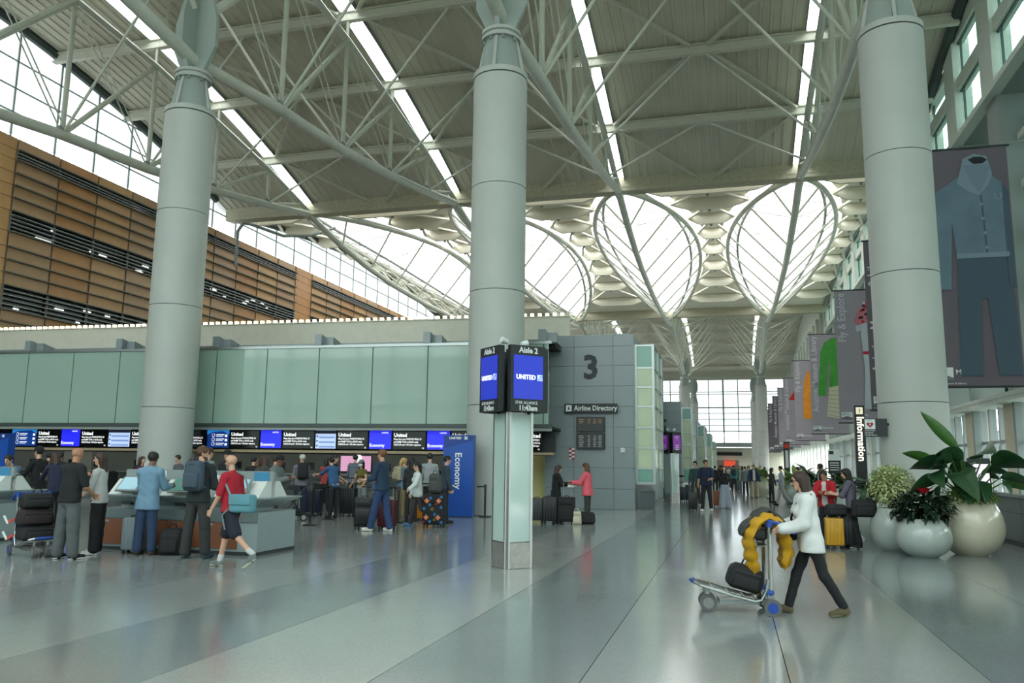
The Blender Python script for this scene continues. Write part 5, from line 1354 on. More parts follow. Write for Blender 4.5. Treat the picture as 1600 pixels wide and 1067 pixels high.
MB().prism([(-0.37 + x * 0.0056, 0.085 + z * 0.0056) for x, z in h], -0.044, -0.038, 'y').build('heart', mat('heart_red', (150, 24, 40), .5), t)
MB().prism([(-0.37 + x, 0.09 + z) for x, z in [(.01, .05), (-.03, 0), (-.005, 0), (-.015, -.045), (.03, .01), (.005, .01)]], -0.05, -0.045, 'y').build('bolt_mark', LETTER, t)
text('A E D', 0.045, (-0.43, -0.04, 0.2), FACE, DARK, t)
for i, s in enumerate(('Automatic', 'External', 'Defibrillator')): text(s, 0.062, (-0.5, -0.034, -0.1 - 0.065 * i), FACE, LETTER, t)
MB().bar((0.08, 0, 0.1), (0.34, 0.25, 0.1), 0.05, 0.06).build('bracket', DARK, t)
t = thing('notice_stand', 'white and black notice stand among the far plants', 'sign', (3.9, 34.2, 0))
box('post', (0, 0, 0.8), (0.05, 0.05, 1.6), DARK, t); box('foot', (0, 0, 0.015), (0.4, 0.3, 0.03), DARK, t)
box('upper_plate', (0, -0.03, 2.15), (0.44, 0.03, 0.42), WHITE, t); box('lower_plate', (0, -0.03, 1.68), (0.46, 0.03, 0.5), mat('sign_black', (26, 28, 30), .5), t)
box('arrow_block', (-0.1, -0.05, 2.24), (0.16, 0.006, 0.12), BLACK, t)
for k in range(4): box('text_line', (0, -0.05, 1.84 - .09 * k), (0.34, 0.006, 0.03), LETTER, t)
t = thing('poster_stand', 'framed colour poster stand behind the variegated bush', 'sign', (3.55, 22.0, 0))
box('frame', (0, 0, 1.0), (0.36, 0.06, 1.1), DARK, t); box('poster', (0, -0.035, 1.05), (0.3, 0.01, 0.9), mat('poster_teal', (92, 150, 146), .5, var=.5, vscale=5), t); box('foot', (0, 0, 0.2), (0.1, 0.3, 0.4), DARK, t)
t = thing('hall_screen', 'bright screen standing behind the broad-leaved plant near the windows', 'screen', (7.35, 28.0, 0))
box('case', (0, 0, 1.0), (0.6, 0.2, 2.0), DARK, t); box('display', (0, -0.11, 1.35), (0.5, 0.02, 0.95), mat('hall_screen_lit', (225, 215, 228), .4, emit=.6), t)
t = thing('route_pylon', 'small distant dark pylon with red and white marks beside the far column', 'sign', (3.75, 60, 0))
box('blade', (0, 0, 1.7), (0.4, 0.2, 3.4), DARK, t); box('round_mark', (0, -0.11, 3.1), (0.3, 0.02, 0.3), mat('tag_red', (210, 60, 40), .6), t); box('white_strip', (0, -0.11, 2.2), (0.2, 0.02, 1.2), LETTER, t)

# stroller in the queue
t = thing('stroller', 'folded-hood baby stroller with black frame beside the white-haired man', 'stroller', (-11.95, 20.7, 0), 0.5)
for sy in (-1, 1):
    MB().tube([(-0.32, sy * .2, .1), (0.1, sy * .22, .62), (0.42, sy * .22, 1.02)], .014, 6).build('frame_tube', BLACK, t, smooth=True)
    MB().tube([(0.32, sy * .22, .1), (-0.05, sy * .22, .66)], .014, 6).build('rear_tube', BLACK, t, smooth=True)
    wheel(t, (-0.32, sy * .2, .09), .09, .04, RUBBER, ALU); wheel(t, (0.32, sy * .22, .1), .1, .04, RUBBER, ALU)
MB().tube([(0.42, -.22, 1.02), (0.45, 0, 1.05), (0.42, .22, 1.02)], .018, 6).build('handle', RUBBER, t, smooth=True)
MB().prism([(-0.2, .42), (0.12, .4), (0.24, .8), (0.17, .84), (0.06, .5), (-0.2, .5)], -.19, .19, 'y').build('seat', mat('stroller_grey', (92, 94, 92), .9), t)
MB().prism([(0.24, .8), (0.1, .98), (-0.12, .98), (-0.2, .86), (0.05, .84)], -.2, .2, 'y').build('canopy', mat('stroller_dark', (44, 46, 48), .9), t)
rbox('basket', (0.05, 0, .2), (.42, .34, .14), .03, CLB, t)
# ================================================================ PEOPLE
def smin(a, b, k):
    h = np.clip(0.5 + 0.5 * (b - a) / k, 0, 1)
    return b * (1 - h) + a * h - k * h * (1 - h)
V3 = lambda *p: np.array(p, dtype=np.float64)
def cone_d(X, Y, Z, pr_):
    a, b, ra, rb = pr_[:4]; sc = pr_[4] if len(pr_) > 4 else (1, 1, 1)
    a = a / sc; b = b / sc
    px, py, pz = X / sc[0] - a[0], Y / sc[1] - a[1], Z / sc[2] - a[2]
    d = b - a; dd = max(d @ d, 1e-9)
    t = np.clip((px * d[0] + py * d[1] + pz * d[2]) / dd, 0, 1)
    q = np.sqrt((px - t * d[0]) ** 2 + (py - t * d[1]) ** 2 + (pz - t * d[2]) ** 2)
    return (q - (ra + (rb - ra) * t)) * min(sc)
def surface(prims, h, k=0.03, cuts=(), wrinkle=0.0, zmin=None, seed=0, strand=0.0):
    """smooth union of tapered capsules, meshed with surface nets"""
    lo = np.min([np.minimum(p[0] - p[2] * np.array(p[4] if len(p) > 4 else (1, 1, 1)), p[1] - p[3] * np.array(p[4] if len(p) > 4 else (1, 1, 1))) for p in prims], axis=0) - 3 * h
    hi = np.max([np.maximum(p[0] + p[2] * np.array(p[4] if len(p) > 4 else (1, 1, 1)), p[1] + p[3] * np.array(p[4] if len(p) > 4 else (1, 1, 1))) for p in prims], axis=0) + 3 * h
    n = np.ceil((hi - lo) / h).astype(int) + 1
    F = np.full(n, 0.5, dtype=np.float32)
    ax = [lo[i] + h * np.arange(n[i]) for i in range(3)]
    for p in prims:
        sc = np.array(p[4] if len(p) > 4 else (1, 1, 1)); m = max(p[2], p[3]) * sc + k + 2 * h
        i0 = np.maximum(((np.minimum(p[0], p[1]) - m - lo) / h).astype(int), 0)
        i1 = np.minimum(((np.maximum(p[0], p[1]) + m - lo) / h).astype(int) + 2, n)
        sl = tuple(slice(a, b) for a, b in zip(i0, i1))
        X, Y, Z = np.meshgrid(ax[0][sl[0]], ax[1][sl[1]], ax[2][sl[2]], indexing='ij', sparse=True)
        F[sl] = smin(F[sl], cone_d(X, Y, Z, p), k)
    X, Y, Z = np.meshgrid(*ax, indexing='ij', sparse=True)
    if wrinkle:
        F = F + wrinkle * (np.sin(38 * Z + 9 * X + seed) * np.sin(21 * X + 13 * Y + 7 * Z + seed) + 0.6 * np.sin(17 * Y - 25 * Z + 2 * seed))
    if strand:
        F = F + strand * (np.sin(150 * X + 40 * Y + 6 * Z) + np.sin(130 * Y - 60 * X + 9 * Z))
    for c in cuts:
        F = np.maximum(F, c(X, Y, Z))
    if zmin is not None: F = np.maximum(F, zmin - Z)
    S = F < 0
    c8 = [(i, j, k_) for i in (0, 1) for j in (0, 1) for k_ in (0, 1)]
    m = np.array(n) - 1
    def sub(A, o): return A[o[0]:o[0] + m[0], o[1]:o[1] + m[1], o[2]:o[2] + m[2]]
    cnt = sum(sub(S, o).astype(np.int8) for o in c8)
    act = (cnt > 0) & (cnt < 8)
    ids = np.argwhere(act)
    if len(ids) == 0: return np.zeros((0, 3)), np.zeros((0, 4), int)
    acc = np.zeros((len(ids), 3)); num = np.zeros(len(ids))
    fv = {o: F[ids[:, 0] + o[0], ids[:, 1] + o[1], ids[:, 2] + o[2]].astype(np.float64) for o in c8}
    for o in c8:
        for axis in range(3):
            if o[axis]: continue
            o2 = tuple(v + (1 if i == axis else 0) for i, v in enumerate(o))
            f0, f1 = fv[o], fv[o2]; w = (f0 < 0) != (f1 < 0)
            tt = np.where(w, f0 / np.where(w, f0 - f1, 1), 0)
            pos = np.zeros((len(ids), 3)) + np.array(o); pos[:, axis] += tt
            acc += pos * w[:, None]; num += w
    vs = lo + h * (ids + acc / num[:, None])
    vid = np.full(m, -1, dtype=np.int64); vid[tuple(ids.T)] = np.arange(len(ids))
    quads = []
    for axis in range(3):
        u, v = (axis + 1) % 3, (axis + 2) % 3
        s0 = [slice(None)] * 3; s1 = [slice(None)] * 3
        s0[axis] = slice(0, n[axis] - 1); s1[axis] = slice(1, n[axis])
        A, B = S[tuple(s0)], S[tuple(s1)]
        e = np.argwhere(A != B)
        e = e[(e[:, u] > 0) & (e[:, v] > 0) & (e[:, u] < n[u] - 1) & (e[:, v] < n[v] - 1)]
        if len(e) == 0: continue
        def cell(du, dv):
            q = e.copy(); q[:, u] += du; q[:, v] += dv; return vid[q[:, 0], q[:, 1], q[:, 2]]
        q = np.stack([cell(-1, -1), cell(0, -1), cell(0, 0), cell(-1, 0)], 1)
        ins = A[e[:, 0], e[:, 1], e[:, 2]]
        q[~ins] = q[~ins][:, ::-1]
        quads.append(q)
    return vs, np.concatenate(quads)
def np_mesh(name, parts, mats):
    """parts: list of (verts, quads, material index)"""
    V = np.concatenate([p[0] for p in parts]); off = 0; Q = []; M = []
    for v, q, mi in parts:
        Q.append(q + off); M.append(np.full(len(q), mi)); off += len(v)
    Q = np.concatenate(Q).astype(np.int32); M = np.concatenate(M).astype(np.int32)
    me = bpy.data.meshes.new(name)
    me.vertices.add(len(V)); me.vertices.foreach_set('co', V.astype(np.float32).ravel())
    me.loops.add(Q.size); me.loops.foreach_set('vertex_index', Q.ravel())
    me.polygons.add(len(Q)); me.polygons.foreach_set('loop_start', np.arange(0, Q.size, 4, dtype=np.int32))
    for m in mats: me.materials.append(m)
    me.polygons.foreach_set('material_index', M)
    me.polygons.foreach_set('use_smooth', np.ones(len(Q), dtype=bool))
    me.update(); me.validate()
    return me
def blob(c, r, n=8):
    b = MB().ball(c, r, n); q = [f for f in b.f]
    return np.array(b.v), np.array(q)
SKIN = {'light': mat('skin_light', (205, 160, 135), .5), 'tan': mat('skin_tan', (176, 128, 100), .5), 'brown': mat('skin_brown', (120, 82, 62), .5)}
EYE = mat('eye_dark', (30, 24, 22), .3); LIP = mat('lips', (150, 84, 76), .5)
HAIRC = {k: mat('hair_' + k, c, .55, bump=.3, bscale=120) for k, c in dict(black=(24, 20, 20), brown=(84, 56, 38), darkbrown=(58, 40, 32), grey=(130, 126, 120), white=(190, 188, 182), blond=(186, 150, 96), red=(92, 44, 30), ginger=(120, 78, 48)).items()}
CL = {}
def cloth(rgb):
    k = tuple(rgb)
    if k not in CL: CL[k] = mat('cloth_%02x%02x%02x' % k, rgb, .85, var=.07, vscale=7, bump=.25, bscale=35)
    return CL[k]
def person(label, pos, face, H=1.75, top=(60, 60, 60), legs=(40, 42, 48), shoe=(40, 40, 42), skin='light', hair=('short', 'black'), res=.022, fem=False,
           arm_r=(4, 9, 12, 0), arm_l=(4, 9, 12, 0), leg_r=(2, 3, 0), leg_l=(-2, 3, 0), lean=2, turn=0, nod=8, sleeve=1.0, coat=0.0, loose=0.012, leg_end=.965, leg_loose=0.014,
           bulk=1.0, sole=None, group=None, hood=False, glasses=False, mask=False, hat=None, beard=None, jacket=None, hand_detail=False, socks=None, top_name='top', belly=0.0):
    """face: heading in degrees, 0 looks down the hall (+y), 90 looks toward -x. angles: arm (forward, out, elbow, in), leg (forward, out, knee)"""
    u = H / 1.75; rd = math.radians
    root = thing('person', label, 'person', (pos[0], pos[1], 0), rd(face), group)
    sk = SKIN[skin]
    bw = (0.92 if fem else 1.0) * bulk
    hipw = 0.085 * u; thigh, shin = 0.245 * H, 0.25 * H
    ank = 0.045 * H
    lp = {}
    for s, nm, lg in ((1, 'r', leg_r), (-1, 'l', leg_l)):
        a, o, kn = rd(lg[0]), rd(lg[1]), rd(lg[2])
        d1 = V3(s * math.sin(o), math.sin(a) * math.cos(o), -math.cos(a) * math.cos(o)); d2 = V3(s * math.sin(o) * .5, math.sin(a - kn), -math.cos(a - kn))
        hip = V3(s * hipw, 0, 0); knee = hip + d1 * thigh; an = knee + d2 * shin
        lp[nm] = (hip, knee, an, a - kn)
    hz = max(-lp['r'][2][2], -lp['l'][2][2]) + ank
    for nm in lp: lp[nm] = tuple(p + V3(0, 0, hz) if i < 3 else p for i, p in enumerate(lp[nm]))
    L = rd(lean); sp = V3(0, math.sin(L), math.cos(L)); P = V3(0, 0, hz + 0.01 * H)
    chest = P + sp * 0.215 * H; sh = P + sp * 0.295 * H; nb = P + sp * 0.32 * H
    N = rd(nod); hd = nb + V3(0, math.sin(L + N) * .115 * H, math.cos(L + N) * .101 * H)
    Rt = np.array(Matrix.Rotation(rd(turn), 3, 'Z') @ Matrix.Rotation(-(N * .6), 3, 'X'))
    def hp(x, y, z): return hd + Rt @ (V3(x, y, z) * u * (0.97 if fem else 1.0))
    shw = (0.088 if fem else 0.099) * H * (0.6 + 0.4 * bulk)
    arms = {}
    for s, nm, ar in ((1, 'r', arm_r), (-1, 'l', arm_l)):
        f, o, el, inn = [rd(v) for v in ar]; f += L
        S0 = sh + V3(s * shw, 0, -0.018)
        d1 = V3(s * math.sin(o), math.sin(f) * math.cos(o), -math.cos(f) * math.cos(o))
        d2 = V3(s * math.sin(o) * .3 - s * math.sin(inn), math.sin(f + el) * math.cos(inn), -math.cos(f + el) * math.cos(inn)); d2 /= np.linalg.norm(d2)
        E = S0 + d1 * 0.172 * H; W = E + d2 * 0.148 * H
        arms[nm] = (S0, E, W, d2, s)
    # ---- torso primitives (re-used, inflated, for the garments)
    def torso(t, low=0.0):
        o = [(sh + V3(-shw * .8, 0, -.012), sh + V3(shw * .8, 0, -.012), .052 * u * bw + t, .052 * u * bw + t)]
        for s in (-1, 1):
            o.append((sh + V3(s * shw * .45, 0.005, -.05 * u), P + sp * .12 * H + V3(s * .065 * u * bw, .0, 0), .088 * u * bw + t, .085 * u * bw + t))
            o.append((P + sp * .12 * H + V3(s * .06 * u * bw, 0.0, 0), P + V3(s * .075 * u, -.01, -low), .085 * u * bw + t, .10 * u * bw * (1.04 if fem else 1) + t))
            if fem: o.append((chest + V3(s * .07 * u, .075 * u, -.005), chest + V3(s * .07 * u, .085 * u, -.02), .05 * u + t, .048 * u + t))
        o.append((sh + V3(0, -.005, -.06 * u), P + V3(0, -.012, -low), .088 * u * bw + t, .098 * u * bw + t))
        if belly: o.append((P + sp * .1 * H + V3(0, .06, 0), P + sp * .16 * H + V3(0, .05, 0), .1 + belly + t, .1 + belly + t))
        return o
    def arm(nm, t, fr=1.0):
        S0, E, W, d2, s = arms[nm]; o = []
        e1 = min(1, fr / 0.55)
        o.append((S0, S0 + (E - S0) * e1, .05 * u * bw + t, (.05 + (.039 - .05) * e1) * u * bw + t))
        if fr > 0.55:
            e2 = (fr - 0.55) / 0.45
            o.append((E, E + (W - E) * e2, .039 * u * bw + t, (.039 + (.029 - .039) * e2) * u * bw + t))
        return o
    def leg(nm, t, fr=1.0, tl=0.0):
        hip, knee, an, pit = lp[nm]; o = []
        e1 = min(1, fr / .5)
        o.append((hip, hip + (knee - hip) * e1, .082 * u * bw + t, (.082 + (.054 - .082) * e1) * u * bw + t + tl * .5))
        if fr > .5:
            e2 = (fr - .5) / .5
            o.append((knee, knee + (an - knee) * e2, .054 * u * bw + t + tl * .5, (.054 + (.036 - .054) * e2) * u * bw + t + tl))
        return o
    # ---- body
    body = torso(0.0) + arm('r', 0) + arm('l', 0) + leg('r', 0) + leg('l', 0)
    body += [(nb + V3(0, -.005, -.04 * u), hp(0, -.01, -.05), .052 * u * bw, .05 * u * bw)]
    head = [(hp(0, -.022, .028), hp(0, .008, .03), .08 * u, .078 * u, (.92, 1, 1)), (hp(0, .018, -.02), hp(0, .045, -.078), .064 * u, .034 * u)]
    face_ = [(hp(0, .085, .004), hp(0, .102, -.028), .009 * u, .014 * u), (hp(-.074, -.012, .012), hp(-.072, -.008, -.022), .016 * u, .012 * u), (hp(.074, -.012, .012), hp(.072, -.008, -.022), .016 * u, .012 * u)]
    far = res > 0.026
    hands = []
    for nm in ('r', 'l'):
        S0, E, W, d, s = arms[nm]
        side = V3(0, 1, 0) if abs(d[1]) < .7 else V3(s * .5, 0, .86)
        side = side - d * (side @ d); side /= np.linalg.norm(side)
        nrm = np.cross(d, side); want = V3(-s, 0, -.2) if abs(d[1]) < .7 else V3(-s * .4, 0, -1)
        if nrm @ want < 0: nrm = -nrm
        pl = []
        pl.append((W - d * .03, W + d * .02, .028 * u, .027 * u))
        for q in (-1, 0, 1): pl.append((W + d * .02 + side * q * .014, W + d * .085 * u + side * q * .024, .019 * u, .016 * u))
        for q, ln in ((-1.5, .052), (-.5, .068), (.5, .072), (1.5, .064)):
            b0 = W + d * .085 * u + side * q * .0185; b1 = b0 + (d * .8 + nrm * .5) * ln * .5 * u; b2 = b1 + (d * .35 + nrm * .95) * ln * .5 * u
            pl += [(b0, b1, .0105 * u, .0095 * u), (b1, b2, .0095 * u, .008 * u)]
        t0 = W + d * .03 + side * .028; t1 = t0 + (d * .5 + side * .6 + nrm * .4) * .045 * u; t2 = t1 + (d * .85 + nrm * .5) * .032 * u
        pl += [(t0, t1, .015 * u, .012 * u), (t1, t2, .012 * u, .009 * u)]
        hands.append(pl)
    parts = [surface(body, res, .035) + (0,)]
    hres = min(res, .011) if not far else res
    parts.append(surface(head + (face_ if not far else face_[:1]), hres, .018) + (0,))
    for pl in hands:
        parts.append(surface(pl if not far else pl[1:4], .0075 if not far else res, .008) + (0,))
    if not far:
        for s in (-1, 1): v, q = blob(hp(s * .031, .079, .014), .0095 * u, 8); parts.append((v, q, 1))
        v, q = blob(hp(0, .079, -.055), (.02, .008, .006), 8); parts.append((v, q, 2))
        for s in (-1, 1): v, q = blob(hp(s * .031, .082, .032), (.018, .008, .005), 6); parts.append((v, q, 1))
    body_o = link('body', np_mesh('body', parts, [sk, EYE, LIP]), root)
    # ---- hair
    hs, hc = hair
    if hs != 'bald':
        hm = HAIRC[hc]; pr_ = [(hp(0, -.03, .038), hp(0, .0, .044), .092 * u, .088 * u, (.95, 1, 1))]
        fc, fn = hp(0, .112, -.03), Rt @ V3(0, 1, 0)
        cuts = [lambda X, Y, Z, c=hp(0, .118, -.02): -(np.sqrt((X - c[0]) ** 2 + (Y - c[1]) ** 2 + (Z - c[2]) ** 2) - .094 * u)]
        if hs in ('short', 'bun'):
            zc = hp(0, -.05, -.05)
            cuts.append(lambda X, Y, Z, c=zc: c[2] - Z)
            if hs == 'bun': pr_.append((hp(0, -.11, .04), hp(0, -.12, .03), .045 * u, .045 * u))
        else:
            ln = {'long': .34, 'bob': .15, 'mid': .22, 'tail': .3}[hs]
            if hs == 'tail':
                cuts.append(lambda X, Y, Z, c=hp(0, -.05, -.05), b=hp(0, -.1, 0): np.where(Y * 0 + (X - b[0]) ** 2 + (Y - b[1]) ** 2 < .004, -1, c[2] - Z))
                pr_ += [(hp(0, -.11, .03), hp(0, -.14, -.06), .035 * u, .04 * u), (hp(0, -.14, -.06), hp(0, -.12, -ln), .04 * u, .02 * u)]
            else:
                pr_ += [(hp(0, -.05, 0), hp(0, -.075, -ln), .085 * u, .06 * u)]
                for s in (-1, 1): pr_ += [(hp(s * .062, -.03, .02), hp(s * .07, -.03, -ln * .8), .038 * u, .03 * u)]
        link('hair', np_mesh('hair', [surface(pr_, hres * .95, .025, cuts, strand=.0022 if not far else 0) + (0,)], [hm]), root)
    if beard:
        link('beard', np_mesh('beard', [surface([(hp(0, .02, -.045), hp(0, .05, -.088), .06 * u, .036 * u)], hres, .01, [lambda X, Y, Z, c=hp(0, 0, -.045): Z - c[2]]) + (0,)], [HAIRC[beard]]), root)
    if hat:
        kind, hc_ = hat; hm = cloth(hc_)
        if kind == 'beanie':
            pr_ = [(hp(0, -.03, .05), hp(0, .0, .056), .1 * u, .096 * u, (.95, 1, 1))]
            link('beanie', np_mesh('beanie', [surface(pr_, hres * 1.2, .02, [lambda X, Y, Z, c=hp(0, 0, .02): c[2] - Z]) + (0,)], [hm]), root)
        else:
            pr_ = [(hp(0, -.03, .055), hp(0, .0, .058), .097 * u, .092 * u, (.95, 1, 1))]
            v, q = surface(pr_, hres * 1.2, .02, [lambda X, Y, Z, c=hp(0, 0, .045): c[2] - Z])
            v2, q2 = surface([(hp(-.05, .1, .05), hp(.05, .1, .05), .055 * u, .055 * u, (1, 1, .25))], hres, .01)
            link('cap', np_mesh('cap', [(v, q, 0), (v2, q2, 0)], [hm]), root)
    # ---- garments
    tm = cloth(top)
    low = .02 * H + coat
    tp = torso(loose, low)
    if coat:
        for s in (-1, 1): tp.append((P + V3(s * .07 * u, 0, 0), P + V3(s * (.078 + .12 * coat) * u, 0, -coat - .03), .1 * u * bw + loose, .1 * u * bw + loose))
    tp.append((nb + V3(0, -.012, -.045), nb + V3(0, -.005, -.0), .066 * u * bw, .06 * u * bw))
    if hood: tp += [(nb + V3(-.05, -.06, -.01), nb + V3(.05, -.06, -.01), .06 * u, .06 * u), (nb + V3(0, -.07, .0), nb + V3(0, -.085, -.08), .06, .05)]
    hemz = P[2] - low - (.03 if coat else .02)
    wr_ = .0035 if not far else 0
    gp = [surface(tp, res, .03, [], wr_, hemz, len(label)) + (0,)]
    for nm in ('r', 'l'):
        S0 = arms[nm][0]; s = arms[nm][4]
        gp.append(surface(arm(nm, loose * .9 + .004, sleeve) + [(S0 + V3(-s * .07, 0, -.01), S0 + V3(0, 0, -.012), .054 * u * bw + loose * .7, .046 * u * bw + loose * .7)], res, .03, [], wr_, None, len(label)) + (0,))
    link(top_name, np_mesh(top_name, gp, [tm]), root)
    lm = cloth(legs)
    pt = [(P + V3(-.06 * u, -.008, -.02), P + V3(.06 * u, -.008, -.02), .1 * u * bw + leg_loose * .6, .1 * u * bw + leg_loose * .6)]
    pt += leg('r', leg_loose * .7, leg_end, leg_loose) + leg('l', leg_loose * .7, leg_end, leg_loose)
    pt += [(P + V3(0, -.008, -.03), P + V3(0, -.005, .05 * H * .5), .094 * u * bw, .088 * u * bw)]
    nm_l = 'shorts' if leg_end < .6 else 'trousers'
    link(nm_l, np_mesh(nm_l, [surface(pt, res, .022, [], .003 if not far else 0, None, 3 + len(label)) + (0,)], [lm]), root)
    # ---- shoes
    shm = cloth(shoe); som = cloth(sole) if sole else shm
    for nm in ('r', 'l'):
        hip, knee, an, pit = lp[nm]; s = 1 if nm == 'r' else -1
        fwd = V3(s * .12, 1, 0) if far else V3(s * .15, 1, 0)
        tiltf = 0.0
        lift = an[2] - ank
        if lift > .03: tiltf = min(.9, lift * 5)
        fd = V3(fwd[0], fwd[1] * math.cos(tiltf), -math.sin(tiltf)); fd /= np.linalg.norm(fd)
        hl = an + V3(0, -.025 * u, -ank + .042 * u) ; toe = hl + fd * .2 * u
        if toe[2] < .033 * u: toe[2] = .033 * u
        sp_ = [(hl, toe, .042 * u, .036 * u), (an + V3(0, 0, .01), an + V3(0, 0.01, -.02), .044 * u, .046 * u), (hl + fd * .05, hl + fd * .09 + V3(0, 0, .012), .045 * u, .04 * u)]
        v, q = surface(sp_, min(res, .014), .03, zmin=0.0 if lift < .02 else None)
        o = link('shoe', np_mesh('shoe', [(v, q, 0)], [shm]), root)
        if sole:
            v2, q2 = surface([(hl + V3(0, 0, -.026), toe + V3(0, 0, -.022), .04 * u, .037 * u, (1.08, 1.02, .42))], min(res, .012), .01, zmin=0.0 if lift < .02 else None)
            link('sole', np_mesh('sole', [(v2, q2, 0)], [som]), o)
        if socks:
            link('sock', np_mesh('sock', [surface([(an + V3(0, 0, .02), an + (knee - an) * .22, .047 * u * bw, .047 * u * bw)], res * .7, .01) + (0,)], [cloth(socks)]), root)
    if glasses:
        g = MB()
        for s in (-1, 1):
            c = hp(s * .033, .095, .012)
            g.tube([c + Rt @ (V3(.024 * math.cos(a), 0, .019 * math.sin(a)) * u) for a in [2 * PI * k / 12 for k in range(13)]], .0035, 5)
            g.tube([hp(s * .058, .09, .016), hp(s * .078, .0, .02)], .0035, 5)
        g.tube([hp(-.009, .098, .014), hp(.009, .098, .014)], .0035, 5)
        g.build('glasses', BLACK, root)
    if mask:
        link('face_mask', np_mesh('face_mask', [surface([(hp(-.03, .06, -.04), hp(.03, .06, -.04), .048 * u, .048 * u)], hres, .01) + (0,)], [cloth((225, 226, 226))]), root)
    if jacket:   # open jacket front strip showing the shirt
        v, q = surface([(chest + V3(0, .06, .1), P + sp * .02 * H + V3(0, .075, 0), .055 * u + loose, .05 * u + loose)], res, .01)
        link('shirt_front', np_mesh('shirt_front', [(v, q, 0)], [cloth(jacket)]), root)
    root['_'] = 0; del root['_']
    return root, dict(P=P, sh=sh, nb=nb, chest=chest, hd=hd, arms=arms, lp=lp, shw=shw, u=u)
def worn_pack(root, J, rgb, size=(.32, .2, .48), z=-.02, straps=True, label_part='backpack', y=-.2):
    """a backpack on somebody's back: top-level thing at the wearer's place"""
    c = J['chest'] + V3(0, y, z)
    R_ = Matrix.Rotation(root.rotation_euler.z, 3, 'Z'); w = Vector(root.location) + R_ @ Vector(c)
    t = empty('backpack', w, root.rotation_euler.z)
    m = mat('pack_%02x%02x%02x' % rgb, rgb, .75, bump=.2, bscale=40, var=.06)
    rbox('body', (0, 0, 0), size, min(size) * .38, m, t, seg=4, taper=.9)
    rbox('front_pocket', (0, -size[1] * .48, -size[2] * .14), (size[0] * .76, .09, size[2] * .5), .035, m, t, seg=3)
    MB().tube([(-.05, .02, size[2] / 2 - .01), (-.04, .02, size[2] / 2 + .04), (.04, .02, size[2] / 2 + .04), (.05, .02, size[2] / 2 - .01)], .01, 6).build('top_handle', m, t)
    MB().tube([(-size[0] * .4, -size[1] * .3, size[2] * .28), (0, -size[1] * .52, size[2] * .4), (size[0] * .4, -size[1] * .3, size[2] * .28)], .006, 5).build('zip', DARK, t)
    if straps:
        for s in (-1, 1):
            sx = s * J['shw'] * .55
            top = J['sh'] - c
            MB().tube([(sx, .04, size[2] * .42), (sx, top[1] - .02, top[2] + .085), (sx, top[1] + .1, top[2] + .03), (sx * 1.1, top[1] + .13, top[2] - .12), (sx * 1.5, top[1] + .02, top[2] - .3), (s * size[0] * .42, .05, -size[2] * .4)], .022, 6).build('shoulder_strap', m, t, smooth=True)
    return t
NEAR, MID, FARR = .0145, .021, .034
QG = 'travellers queueing at check-in'
# ---- woman with the cart (faces -x)
r, J = person('woman in a white hoodie and black leggings pushing the cart', (0.86, 10.12), 97, 1.60, top=(214, 216, 214), legs=(26, 27, 30), shoe=(92, 82, 60), sole=(120, 112, 90), skin='light', hair=('bob', 'darkbrown'), res=.0115, fem=True,
       arm_r=(6, 13, 64, 2), arm_l=(8, 10, 62, 2), leg_r=(22, 2, 6), leg_l=(-17, 2, 14), lean=6, nod=10, coat=.07, loose=.04, leg_loose=.012, hood=True, glasses=True, top_name='hoodie')
t = thing('crossbody_bag', 'black crossbody bag strap and pouch across the white hoodie', 'bag', (0.86, 10.12, 0), r.rotation_euler.z)
MB().tube([(-.14, .0, 1.36), (-.09, .15, 1.26), (.05, .2, 1.08), (.2, .13, .9), (.22, 0, .88)], .014, 6).build('strap', BLACK, t, smooth=True)
rbox('pouch', (.17, .17, .9), (.2, .08, .16), .025, CLB, t, seg=3)
# ---- left foreground group
person('bald man in a black polo and grey trousers seen from behind', (-10.72, 11.35), -12, 1.78, top=(26, 28, 32), legs=(86, 90, 92), shoe=(22, 22, 24), sole=(220, 220, 216), skin='tan', hair=('bald', 'black'), res=NEAR,
       arm_r=(8, 12, 45, 20), arm_l=(22, 22, 95, 25), leg_r=(2, 5, 0), leg_l=(-2, 5, 2), lean=3, sleeve=.5, loose=.02, leg_loose=.03, bulk=1.14, top_name='polo_shirt')
person('woman with long dark hair, pale grey top and black trousers beside the polo man', (-10.8, 12.1), 108, 1.70, top=(188, 190, 188), legs=(22, 22, 25), shoe=(205, 205, 202), sole=(225, 225, 222), skin='light', hair=('mid', 'darkbrown'), res=NEAR, fem=True,
       arm_r=(5, 10, 60, 30), arm_l=(12, 10, 80, 30), turn=18, leg_loose=.035, loose=.02)
person('man in a light blue blazer and navy trousers at a kiosk', (-9.95, 12.3), 8, 1.72, top=(112, 146, 170), legs=(42, 62, 92), shoe=(64, 50, 40), skin='brown', hair=('short', 'black'), res=NEAR,
       arm_r=(22, 8, 70, 12), arm_l=(22, 8, 70, 12), coat=.1, loose=.024, leg_loose=.022, nod=14, top_name='blazer', bulk=1.05)
r, J = person('man in a dark jacket wearing a slate backpack at the kiosk', (-8.85, 12.2), 6, 1.82, top=(34, 42, 44), legs=(50, 52, 52), shoe=(44, 66, 74), skin='light', hair=('short', 'brown'), res=NEAR,
       arm_r=(10, 10, 70, 20), arm_l=(12, 12, 70, 20), leg_r=(2, 7, 0), leg_l=(-2, 7, 0), turn=-60, loose=.028, leg_loose=.028, top_name='jacket', beard='brown')
tag(worn_pack(r, J, (62, 78, 92), (.36, .22, .52), .0), 'large slate blue backpack worn by the man in a dark jacket', 'backpack')
